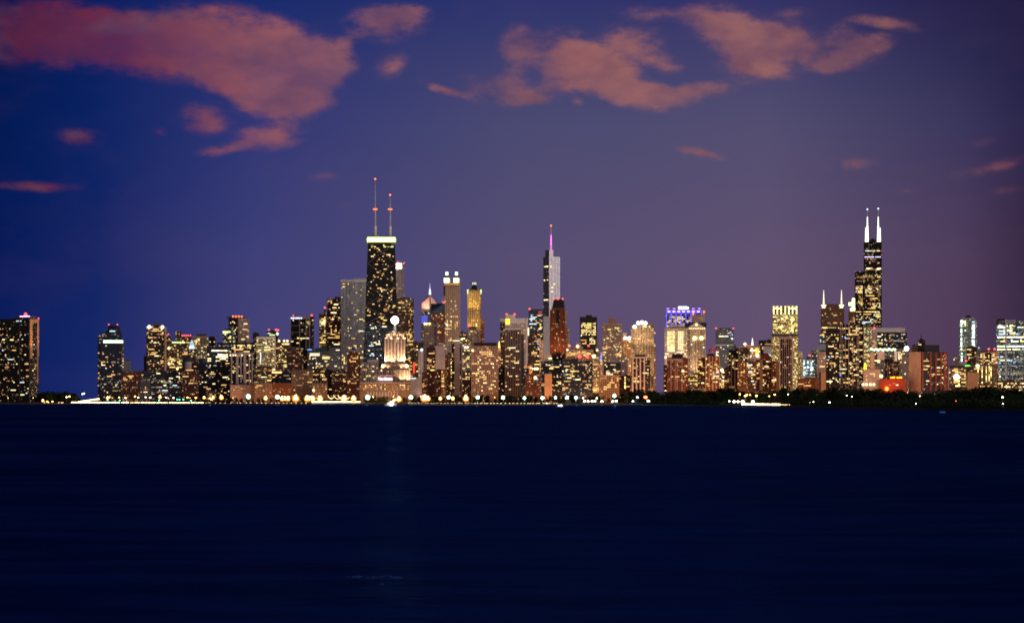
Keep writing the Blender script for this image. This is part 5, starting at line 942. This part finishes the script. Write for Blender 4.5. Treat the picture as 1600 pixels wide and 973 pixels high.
# ================================================================== construction crane
cr = empty('construction_crane', (XW(1112.5,5000), 5000, GZ)); tag(cr, 'red construction crane above the orange-brown front tower', 'crane')
zc = lambda py, Y: CAMZ-GZ+(HOR-py)*Y/FPX
k5 = 5000/FPX
MB().bar((0,0,0),(0,0,zc(545,5000)),1.3).build('mast', MATS['redsteel'], cr)
MB().bar((-5*k5,0,zc(546.6,5000)),(14*k5,0,zc(545.2,5000)),.9).build('jib', MATS['redsteel'], cr)
MB().box(-5*k5,-2.5*k5,-1.5,1.5,zc(549,5000),zc(546,5000)).build('counterweight', MATS['darkroof'], cr)
MB().bar((0,0,zc(545,5000)),(0,0,zc(540,5000)),.9).build('tower_peak', MATS['redsteel'], cr)
tb = MB()
tb.bar((0,0,zc(540.5,5000)),(11*k5,0,zc(545.2,5000)),.22); tb.bar((0,0,zc(540.5,5000)),(-4.5*k5,0,zc(546.2,5000)),.22); tb.build('tie_bar', MATS['redsteel'], cr)

# ================================================================== lamps
HM = {'white': emis('lamphead_white', (.62,1,.74), 34, True), 'orange': emis('lamphead_orange', (1,.46,.08), 16, True), 'small': emis('lamphead_small', (1,.90,.62), 14, True), 'green': emis('lamphead_green', (.1,1,.55), 8, True), 'red': emis('lamphead_red', (1,.10,.03), 12, True)}
_ms = {}
def shared(key, fn):
    if key not in _ms: _ms[key] = fn()
    return _ms[key]
def pole_mesh(h): return lambda: (lambda m: new_mesh('pole', m.v, m.f, MATS['lampcase']))(MB().bar((0,0,0),(0,0,h),.28,8,.16).bar((0,0,0),(0,0,.6),.5,8,.4))
def arm_mesh(h): return lambda: (lambda m: new_mesh('arm', m.v, m.f, MATS['lampcase']))(MB().bar((0,0,h-.4),(0,-1.8,h+.1),.12))
def head_mesh(r, mat, sz=.7): return lambda: (lambda m: new_mesh('lamp_head', m.v, m.f, mat))(MB().ball((0,0,0), r, 12, 8, sz))
def street_lamp(px, py, Y, kind, r, label, group, power=0, col=(1,1,1), name='street_lamp'):
    h = CAMZ-GZ+(HOR-py)*Y/FPX; h = max(2.5, h); hq = round(h*2)/2
    a = math.atan2(XW(px,Y), Y)
    t = empty(name, (XW(px,Y), Y, GZ), -a); tag(t, label, 'street lamp', group)
    link('pole', shared(('p',hq), pole_mesh(hq)), t); link('arm', shared(('a',hq), arm_mesh(hq)), t)
    link('lamp_head', shared(('h',kind,r), head_mesh(r, HM[kind])), t, (0,-1.9,hq))
    if kind == 'orange' and r > 1.4: link('lamp_halo', shared(('sh',r), lambda: (lambda m: new_mesh('lamp_halo', m.v, m.f, emis('amber_glow', (1,.30,.03), .85)))(MB().bar((0,-.2,0),(0,.5,0),r*1.75,14,r*1.5))), t, (0,-1.2,hq))  # dim amber disc behind the head stands in for its glow
    if power:
        l = bpy.data.lights.new('lamp_light', 'POINT'); l.energy = power; l.color = col; l.shadow_soft_size = .6
        o = bpy.data.objects.new('lamp_light', l); C.objects.link(o); o.parent = t; o.location = (0,-1.9,hq+r+1.0)
    return t
WL = 'tall shore lamp with a dazzling greenish-white head along the waterfront'
def bank_mesh(mat): 
    def f():
        m = MB()
        m.ball((0,0,0), 2.0, 12, 8)
        return new_mesh('lamp_bank', m.v, m.f, mat)
    return f
def floodmast(px, py, Y, label, group, big=1.0, power=30000):
    h = CAMZ-GZ+(HOR-py)*Y/FPX; hq = round(h*2)/2; a = math.atan2(XW(px,Y), Y)
    t = empty('floodlight_mast', (XW(px,Y), Y, GZ), -a); tag(t, label, 'floodlight', group)
    link('pole', shared(('p',hq), pole_mesh(hq)), t)
    rim = shared('bankrim', lambda: (lambda m: new_mesh('halo_rim', m.v, m.f, emis('halo_green', (.16,.80,.42), 1.0)))(MB().bar((0,-.5,0),(0,.9,0),3.1,16,2.7)))  # dim green disc added as the glow round the lamp
    link('halo_rim', rim, t, (0,-1.0,hq)).scale = (big,1,big)
    fr = shared('bankframe', lambda: (lambda m: new_mesh('frame', m.v, m.f, MATS['lampcase']))(MB().box(-3.4,3.4,.5,.8,-1.9,1.9)))
    link('frame', fr, t, (0,-.9,hq)).scale = (big,1,big); o = link('lamp_bank', shared('bank', bank_mesh(HM['white'])), t, (0,-1.9,hq)); o.scale = (big,1,big)
    l = bpy.data.lights.new('lamp_light', 'POINT'); l.energy = power; l.color = (.72,1,.80); l.shadow_soft_size = 1.0
    q = bpy.data.objects.new('lamp_light', l); C.objects.link(q); q.parent = t; q.location = (0,-4.5,hq+.5)
FL = [(388,619.5,1.25,'brightest shore floodlight, before the white-piered tower'), (433.5,620,1.15,'shore floodlight by the small block with the golden crown'), (574.5,620.5,1.25,'large shore floodlight below the left end of the cream hotel'),
      (642,620.5,1.0,'shore floodlight below the small white building'), (701,620.5,.85,'shore floodlight below the slim blank white slab'), (746.5,620.5,.85,'shore floodlight before the wide beige tower'), (786,621,.85,'shore floodlight left below the dark striped tower'),
      (819.5,621.5,.75,'shore floodlight below the nearly black block'), (847.5,621.5,.78,'shore floodlight before the dark blue front block'), (868,621.3,.6,'dimmer shore floodlight between two bright ones below the black stepped block'), (886,621.3,.78,'shore floodlight, left one of the close pair before the broad dark front block'), (900,621.3,.74,'shore floodlight, right one of the close pair before the broad dark front block'), (960,618,.85,'shore floodlight below the old tan stone building')]
for px, py, big, lab in FL: floodmast(px, py, shoreY(px)+46, lab, 'white floodlights along the shore', big, 26000*big)
OR = [(415,622.5,1.5),(441,623,1.7),(445.5,623,1.5),(450,623,1.7),(462,622.5,2.6),(480,623,2.2),(484.5,623,1.8),(488.5,623,2.0),(500,623,2.2),(537.5,622.8,2.4),(552.5,622.8,2.0),(663,622,2.4),(668.5,622.5,1.8),(688,622.5,1.2),(707.5,623,1.2),(728,623,2.0),(623.5,624,1.8)]
for px, py, r in OR: street_lamp(px, py, shoreY(px)+58, 'orange', r*1.3, 'glowing orange street lamp on the waterfront road between the white floodlights', 'orange street lamps on the waterfront road', 7000*r, (1,.55,.2))
LS = [(67,626,1.6),(74,627,1.2),(82,627,1.2),(104,620,1.0),(108.5,619.5,1.3),(129,615.2,1.1),(131.5,614.3,1.0),(168,621.5,1.5),(171,620.5,1.2),(186,621,1.2),(196,621.5,1.0),(211,619,1.2),(216,621,1.0),(227.5,620.5,1.0),(235,621,1.0),(250,620.5,1.7),(259.5,621,1.0),(271,621,1.0),(293,620.5,1.2),(306,621,1.4),(319,621,1.5),(328,622,1.4),(333,621,1.5),(330.5,624,1.2),(346,621,2.2)]
for px, py, r in LS: street_lamp(px, py, shoreY(px)+70, 'orange' if r > 1.15 else 'small', r, 'small warm street lamp above the lakefront traffic at the left', 'street lamps above the left lakefront traffic', 5200, (1,.6,.28))
RS = [(913.5,626.5,1.5),(919,626.5,1.3),(925.5,626.5,1.6),(929.5,626.5,1.3),(940.5,626.5,1.5),(957.5,627,1.4),(963,626.3,1.5),(911,621.5,.9),(932.5,622,1.0),(989,626.5,1.2),(996,620.2,1.2),(1013,626,1.9)]
for px, py, r in RS: street_lamp(px, py, shoreY(px)+14, 'small', r, 'small white lamp standing against the park trees right of the floodlights', 'small white lamps before the park trees', 1500, (1,.95,.75))
TR = [(1139.5,626.5,.8),(1147,627,1.5),(1153,627,1.2),(1160.5,627,1.7),(1176.5,627.2,1.6)]
for px, py, r in TR: street_lamp(px, py, shoreY(px)+40, 'small', r, 'white lamp close above the glaring row of cars by the dark park', 'white lamps above the park road cars', 3200, (1,.95,.75))
for px, py, r in [(1156,615.5,.8),(1164.5,618.2,1.0),(1167,617,.9),(1172,616.5,.6),(1182,618.2,1.0),(1202,619,.5),(1210.5,616.5,.8)]: street_lamp(px, py, shoreY(px)+60, 'orange', r, 'tall thin street lamp rising over the park road cars', 'tall lamps over the park road', 3000, (1,.75,.4))
for px, py, r in [(1040,610,.5),(1231.5,616,.5),(1265,628.5,.5),(1296,628.5,.7),(1271,628,.4),(1323,617.5,.4),(1331,619.5,.4),(1431,630,.35),(1437.5,618.5,.35),(1493.5,626.3,.3),(1566.5,620,.6),(1567.5,633.2,.6)]:
    street_lamp(px, py, shoreY(px)+3.2, 'small' if px != 1493.5 else 'red', r, 'tiny lone lamp in front of the dark park trees', 'tiny lone lamps among the dark park trees')
street_lamp(1008.7, 620.5, shoreY(1008)+12, 'red', 2.4, 'red signal lamp in front of the park trees', None, 1200, (1,.1,.03), 'signal_lamp')
for px, py in ((168,624.5),(187,624.8),(248.5,624.8),(277,624),(280.5,624),(286.5,624.2),(298.5,625.5)): 
    t = street_lamp(px, py, shoreY(px)+48, 'green', 1.0, 'traffic signal showing green over the lakefront traffic', 'green traffic signals at the left', 0, (1,1,1), 'traffic_signal'); t['category'] = 'traffic light'
# street lamps on the streets between the building rows: their sodium light washes the lower storeys
rr = random.Random(3)
for px in range(12, 1600, 32):
    for Y0, p_, h in ((4430, 62000, 9), (4960, 150000, 11), (5720, 190000, 12)):
        left = px < 560
        Y = Y0 + (780 if left else 0) + rr.uniform(-15, 15)
        if left and px > 62 and px < 150: continue
        t = empty('street_lamp', (XW(px+rr.uniform(-8,8),Y), Y, GZ)); tag(t, 'sodium street lamp on a street between the rows of towers', 'street lamp', 'sodium lamps on the inner streets')
        link('pole', shared(('p',h), pole_mesh(h)), t); link('lamp_head', shared(('h','in'), head_mesh(.5, HM['orange'])), t, (0,0,h))
        l = bpy.data.lights.new('lamp_light', 'POINT'); l.energy = p_*(.2 if left else 1.0)*(1.0 if px < 1030 else 1.15)*rr.uniform(.5,1.3); l.color = {9: (1,.40,.13), 11: (1,.50,.22), 12: (1,.74,.52)}[h]; l.shadow_soft_size = 1.0
        o = bpy.data.objects.new('lamp_light', l); C.objects.link(o); o.parent = t; o.location = (0,-1.5,h+1.2)

# ================================================================== traffic on the lakefront road
def car_meshes():
    m = MB(); m.box(-.9,.9,-2.2,2.2,.35,.95)
    body = new_mesh('body', m.v, m.f, plain('carpaint', (.12,.12,.13), .3, .3, .5))
    c = MB().prism([(-.82,-1.0),(.82,-1.0),(.82,1.7),(-.82,1.7)], .95, 1.5, [(-.68,-.45),(.68,-.45),(.68,1.3),(-.68,1.3)]); cab = new_mesh('cabin', c.v, c.f, plain('carglass', (.02,.02,.025), .15, 0, .5))
    w = MB()
    w.bar((-.12,0,0),(.12,0,0),.33,12); wh = new_mesh('wheel', w.v, w.f, plain('tyre', (.02,.02,.02), .9))
    h = MB().ball((0,0,0), .55, 8, 6, .8); hl = new_mesh('headlight', h.v, h.f, emis('headlight_glow', (1,.66,.30), 9))
    t = MB().ball((0,0,0), .40, 8, 6, .8); tl = new_mesh('tail_light', t.v, t.f, emis('tail_glow', (1,.10,.03), 6))
    return body, cab, wh, hl, tl
CAR = car_meshes()
def car(X, Y, rz, label, group, hs=1.0, tail=False):
    t = empty('car', (X, Y, GZ+.008), rz); tag(t, label, 'car', group)
    link('body', CAR[0], t); link('cabin', CAR[1], t)
    for sx in (-.85,.85):
        for sy in (-1.35,1.35): link('wheel', CAR[2], t, (sx, sy, .33))
        link('headlight', CAR[3], t, (sx*.7, -2.25 if not tail else 2.25, .75)).scale = (hs,)*3 if not tail else (.4,)*3
        if tail: link('tail_light', CAR[4], t, (sx*.8, -2.22, .85))
rr = random.Random(5)
def carlight(px, Y, p, col=(1,.8,.55)):
    pass
GL = 'car with glaring white headlights in the bright queue along the left lakefront road'
for row, (p0, p1, st, d) in enumerate(((113,318,3.4,22),(114,232,3.4,30),(222,318,4.4,30))):
    px = p0
    while px < p1:
        Y = shoreY(px)+d; a = math.atan2(XW(px,Y),Y)
        car(XW(px,Y), Y, -a+rr.uniform(-.35,.35), GL, 'cars queued on the left lakefront road', (2.7 if px < 150 else 2.1 if px < 200 else 1.5)*rr.uniform(.45,1.25)); px += st*rr.uniform(.9,1.1)
# the ramp that climbs at the left end of the queue
ramp = empty('road_ramp', (XW(130, shoreY(130)), shoreY(130)+52, GZ)); tag(ramp, 'low ramp carrying a rising line of glaring headlights at the left', 'ramp')
kk = shoreY(130)/FPX
MB().prism([(-16*kk,-6),(20*kk,-6),(20*kk,6),(-16*kk,6)], 0, .4).build('deck_footing', MATS['stone'], ramp)
w_ = MB(); w_.v = [(-15*kk,-5,0.4),(19*kk,-5,0.4),(19*kk,-5,6.6),(-15*kk,-5,1.0),(-15*kk,5,0.4),(19*kk,5,0.4),(19*kk,5,6.6),(-15*kk,5,1.0)]; w_.f=[(0,1,2,3),(5,4,7,6),(1,5,6,2),(4,0,3,7),(3,2,6,7)]; w_.uv=[((0,0),)*4]*5; w_.fm=[0]*5; w_.build('deck', MATS['concrete'], ramp)
for i in range(12):
    f_ = i/11.0; px = 117+31*f_; X = XW(px, shoreY(130)); Yc = shoreY(130)+51
    t = car(X, Yc, 0, 'car with glaring white headlights climbing the low ramp at the left', 'cars climbing the left ramp', 1.8)
    C.objects[-1] if False else None
for o in list(C.objects):
    if o.get('group') == 'cars climbing the left ramp': o.location.z = GZ + .4 + 1.0 + (6.2-1.0+.4)*max(0, (o.location.x-ramp.location.x+15*kk)/(34*kk)) - .2
for px, s_ in ((166,.8),(171,.8),(179,.8),(184,.7),(190,.7),(198,.7),(160,.8),(215,.6)):
    Y = shoreY(px)+38; car(XW(px,Y), Y, 0, 'car showing red tail lights behind the bright queue on the left lakefront road', 'cars with tail lights behind the left queue', .6, True)
GR = 'car with glaring white headlights on the road beside the dark park at the right'
for row, (p0, p1, st, d) in enumerate(((1160,1236,2.6,13),(1162,1219,2.4,20))):
    px = p0
    while px < p1:
        Y = shoreY(px)+d; a = math.atan2(XW(px,Y),Y)
        car(XW(px,Y), Y, -a+rr.uniform(-.3,.3), GR, 'cars on the park road at the right', (1.9*rr.uniform(.6,1.25) if px < 1218 else .5)); px += st*rr.uniform(.9,1.1)*(1 if px < 1218 else 1.6)
PK = 'car with small pale lights parked on the promenade below the shore floodlights'
px = 640
while px < 872:
    Y = shoreY(px)+10; a = math.atan2(XW(px,Y),Y); car(XW(px,Y), Y, -a+rr.uniform(-.5,.5), PK, 'cars parked along the middle promenade', .34 if px < 742 else .5); px += 5.2*rr.uniform(.8,1.3)
px = 322
while px < 486:
    Y = shoreY(px)+11; a = math.atan2(XW(px,Y),Y); car(XW(px,Y), Y, -a+rr.uniform(-.5,.5), 'car with small pale lights standing on the road left of the lit pavilion', 'cars left of the lit pavilion', .45); px += 7*rr.uniform(.7,1.4)
for px in (70,76,92,96,98): 
    Y = shoreY(px)+24; car(XW(px,Y), Y, .1, 'car with pale headlights below the dark wooded mound at the left', 'cars below the wooded mound', .7)
# ================================================================== lit pavilion on the shore
pv = empty('pavilion', (XW(524,shoreY(524)), shoreY(524)+12, GZ)); tag(pv, 'long low lit pavilion with string lights on the waterfront left of centre', 'pavilion')
kp = shoreY(524)/FPX
MB().box(-38*kp, 38*kp, 0, 9, .0, 1.6).build('wall', MATS['paintwhite'], pv)
MB().box(-39*kp, 39*kp, -1.0, 10, 3.4, 3.8).build('roof', MATS['piertan'], pv)
for i in range(20): MB().bar(((-37.5+i*3.95)*kp,-.4,1.6),((-37.5+i*3.95)*kp,-.4,3.4),.18).build('post', MATS['paintwhite'], pv)
for i in range(44): link('lamp', shared('pavlamp', lambda: (lambda m: new_mesh('lamp', m.v, m.f, emis('pavilion_lamp', (1,.82,.46), 4.5)))(MB().ball((0,0,0), .75, 8, 6))), pv, ((-37+i*1.74)*kp, -.8, 2.7))
for (x0, x1) in ((511-524,520-524),(520-524,531-524),(527-524,537-524),(537-524,545-524)):
    m = MB()
    for q in range(8):
        f0, f1 = q/8, (q+1)/8; sag = lambda f: 12.5-4*(1-(2*f-1)**2)-3*f
        m.bar(((x0+(x1-x0)*f0)*kp, 4, sag(f0)), ((x0+(x1-x0)*f1)*kp, 4, sag(f1)), .35)
    m.build('string_light', emis('string_glow', (1,.72,.36), 3.0), pv)
for x in (511,520,531,545): MB().bar(((x-524)*kp,4,3.8),((x-524)*kp,4,12.6),.2).build('pole', MATS['lampcase'], pv)

# ================================================================== boats
def hull(L, Wd, H, mat, name='hull'):
    m = MB(); m.prism([(-L/2,-Wd*.35),(L*.25,-Wd*.4),(L/2,0),(L*.25,Wd*.4),(-L/2,Wd*.35)], -.2, H, [(-L/2-.1,-Wd/2),(L*.28,-Wd/2),(L/2+.6,0),(L*.28,Wd/2),(-L/2-.1,Wd/2)]); return m
Yb = 3760
bt = empty('motor_boat', (XW(610,Yb), Yb, 0)); tag(bt, 'boat with a dazzling white searchlight close to the middle of the shore', 'boat')
hull(15,4,1.6,None).build('hull', MATS['paintwhite'], bt); MB().box(-5,2,-1.3,1.3,1.6,3.6).build('cabin', MATS['paintwhite'], bt); MB().bar((-1,0,3.6),(-1,0,6.2),.1).build('mast', MATS['steel'], bt)
MB().ball((1.6,-1.6,2.9), 2.3, 12, 8).build('searchlight', emis('searchlight_glow', (1,.94,.82), 60), bt)
for q, (x, z) in enumerate(((4.2,6.6),(5.6,7.6),(6.8,7.8))): MB().ball((x,0,z), 1.0).build('deck_lamp', HM['orange'], bt)
MB().bar((5.4,0,1.4),(5.4,0,8.2),.12).build('mast', MATS['steel'], bt)
Yb = 3050
bt = empty('motor_boat', (XW(875,Yb), Yb, 0), .1); tag(bt, 'small white boat glowing on the water below the dimmer floodlight', 'boat')
hull(6.5,2.4,1.0,None).build('hull', MATS['paintwhite'], bt); MB().box(-1.5,1,-.8,.8,1.0,2.0).build('cabin', MATS['paintwhite'], bt); MB().ball((1.2,-.9,1.6), .7).build('lamp', emis('boat_lamp', (1,.9,.72), 14), bt); MB().ball((-1.4,-.9,1.7), .5).build('lamp', MATS['boat_lamp'], bt)
Yb = 1640
bt = empty('rowing_boat', (XW(1472.5,Yb), Yb, 0)); tag(bt, 'tiny blue boat alone on the dark water at the right', 'boat')
hull(2.6,1.2,.7,None).build('hull', emis('blue_hull_glow', (.01,.10,.45), .55), bt); MB().box(-1.8,-.9,-.3,.3,.2,.95).build('motor', plain('motorblue', (.02,.03,.25)), bt)  # hull emits its blue by itself, no lamp there
Yb = 3700
bt = empty('sail_boat', (XW(993,Yb), Yb, 0), .2); tag(bt, 'moored sailing boat with a tall narrow blue sail before the park trees', 'sailing boat')
hull(8,2.4,1.1,None).build('hull', plain('hullnavy', (.03,.04,.10)), bt); MB().bar((0,0,1.0),(0,0,14.2),.12).build('mast', MATS['steel'], bt)
sl_ = MB().prism([(-.1,-.06),(2.0,-.06),(2.0,.06),(-.1,.06)], 1.8, 13.6, [(-.1,-.06),(.25,-.06),(.25,.06),(-.1,.06)]); sl_.build('sail', plain('sailblue', (.05,.14,.55)), bt)

# ================================================================== trees
leafm = plain('leaves', (.028,.044,.016), .8, 0, .15); leafd = plain('needles', (.016,.028,.012), .85, 0, .12)
def crown(seed, R0, H, lobes, n, leaf):
    rr = random.Random(seed); v, f = [], []
    cs = []
    for _ in range(lobes):
        a = rr.uniform(0, 6.283); q = R0*rr.uniform(.1,.72); cs.append((q*math.cos(a), q*math.sin(a), H*rr.uniform(.18,.86), R0*rr.uniform(.28,.55)))
    for c in cs:
        for _ in range(n//lobes):
            d = Vector((rr.gauss(0,1), rr.gauss(0,1), rr.gauss(0,1))).normalized()*c[3]*rr.uniform(.55,1.12); p = Vector(c[:3])+Vector((d.x, d.y, d.z*.9))
            if p.z < .2: p.z = .2
            t1 = Vector((rr.gauss(0,1), rr.gauss(0,1), rr.gauss(0,1))).normalized(); t2 = t1.orthogonal().normalized(); s1 = leaf*rr.uniform(.6,1.4); s2 = leaf*rr.uniform(.5,1.1)
            b = len(v); v += [tuple(p-t1*s1), tuple(p+t2*s2), tuple(p+t1*s1), tuple(p-t2*s2)]; f.append((b,b+1,b+2,b+3))
    return v, f
VAR = []
for i in range(6):
    v, f = crown(40+i, 1.0*(6.2+.5*(i%3)), 11.5+(i%2)*1.5, 9+i, 900, .55)
    c = new_mesh('crown', v, f, leafm if i % 2 else leafd)
    rq = random.Random(i); m = MB().bar((0,0,-.5),(0,0,5),.42,8,.26)
    for q in range(5):
        a = q*1.26+rq.random(); m.bar((0,0,2.4+q*.5),(2.8*math.cos(a),2.8*math.sin(a),6+q*.5),.18,5,.06)
    VAR.append((c, new_mesh('trunk', m.v, m.f, MATS['bark']), 12.6+(i%2)*1.5))
def tree(px, Y, top, label, group, rr, wide=1.0):
    h = max(3.5, CAMZ-GZ+(HOR-top)*Y/FPX); c, t, hh = VAR[rr.randrange(6)]
    o = empty('broadleaf_tree', (XW(px,Y), Y, GZ), rr.uniform(0,6.28)); s = h/hh; o.scale = (s*wide, s*wide, s)
    tag(o, label, 'tree', group); link('crown', c, o); link('trunk', t, o)
rr = random.Random(21)
for i in range(26):
    px = 61+i*2.55; top = (612,610.5,609.5,609,609.5,610,610.5,609,608.5,610,612.5,615,618,620)[min(13,int(i*.53))]+rr.uniform(-.6,1.6); tree(px, shoreY(px)+rr.uniform(90,240), top, 'dark tree in the wooded mound beside the left edge tower', 'trees of the wooded mound at the left', rr, 1.1)
px = 300
while px < 1000:
    top = 617.5+rr.uniform(-2.2,2.0) if px > 575 else 620+rr.uniform(-1.5,2.5)
    tree(px, shoreY(px)+rr.uniform(80,160), top, 'leafy tree lit by the floodlights on the middle shore', 'trees lit by the shore floodlights', rr, .95); px += rr.uniform(7,12)
def ridge_y(px):
    P = [(960,616),(990,607),(1005,606),(1020,608.5),(1040,607),(1060,605.5),(1090,607),(1120,604.5),(1140,606),(1165,609),(1210,608.5),(1230,604.5),(1260,603),(1290,605.5),(1330,603.5),(1350,602.5),(1380,607),(1410,606.5),(1440,608),(1470,607),(1495,602.5),(1520,600.5),(1550,601),(1570,606),(1600,606),(1640,605)]
    for (a, ya), (b_, yb_) in zip(P, P[1:]):
        if px <= b_: return ya+(yb_-ya)*(px-a)/(b_-a)
    return 605
px = 975
while px < 1740:
    tree(px, shoreY(px)+rr.uniform(230,320), ridge_y(px)+rr.uniform(-1.6,3.4), 'dark unlit park tree, in the back rows of the belt at the right', 'back rows of dark park trees', rr, 1.1); px += rr.uniform(6.5,9.5)
px = 1010
while px < 1740:
    if not 1136 < px < 1232: tree(px, shoreY(px)+rr.uniform(70,130), ridge_y(px)+rr.uniform(6,12), 'dark unlit park tree, in the front row of the belt at the right', 'front row of dark park trees', rr, 1.25)
    px += rr.uniform(7.5,11)
# undergrowth closes the belt down to the sea wall
v, f = [], []
px = 985.0
while px < 1850:
    if not 1132 < px < 1238:
        Y = shoreY(px)+rr.choice((rr.uniform(4,10), rr.uniform(10,40), rr.uniform(40,70)))
    else: Y = shoreY(px)+rr.uniform(120,150)
    X = XW(px, Y)
    for _ in range(26):
        p = Vector((X+rr.gauss(0,3.0), Y+rr.gauss(0,2.5), GZ+abs(rr.gauss(0,2.6)))); t1 = Vector((rr.gauss(0,1), rr.gauss(0,1), rr.gauss(0,1))).normalized(); t2 = t1.orthogonal().normalized(); s1 = rr.uniform(.5,1.2)
        b_ = len(v); v += [tuple(p-t1*s1), tuple(p+t2*s1*.8), tuple(p+t1*s1), tuple(p-t2*s1*.8)]; f.append((b_,b_+1,b_+2,b_+3))
    px += 1.6
o = link('undergrowth', new_mesh('undergrowth', v, f, leafd)); o['kind'] = 'stuff'
# blue glints on the water near the camera, put into the colour of small flecks
v, f = [], []
for (cx, cy, n_, sp) in ((558,902.5,22,5),(575,903.5,8,6),(598,901.5,10,7),(618,903.5,16,7),(596,914,3,3)):
    for _ in range(n_):
        px = cx+rr.gauss(0,sp); py = cy+rr.gauss(0,.8); Y = CAMZ*FPX/(py-HOR); X = XW(px,Y); w = rr.uniform(.01,.05); l = rr.uniform(.03,.10); z = .02
        b_ = len(v); v += [(X-l,Y,z),(X,Y-w,z+.03),(X+l,Y,z),(X,Y+w,z+.05)]; f += [(b_,b_+1,b_+2,b_+3)]
o = link('glint_flecks', new_mesh('glint_flecks', v, f, plain('glintblue', (.035,.10,.30), .6))); o['kind'] = 'stuff'
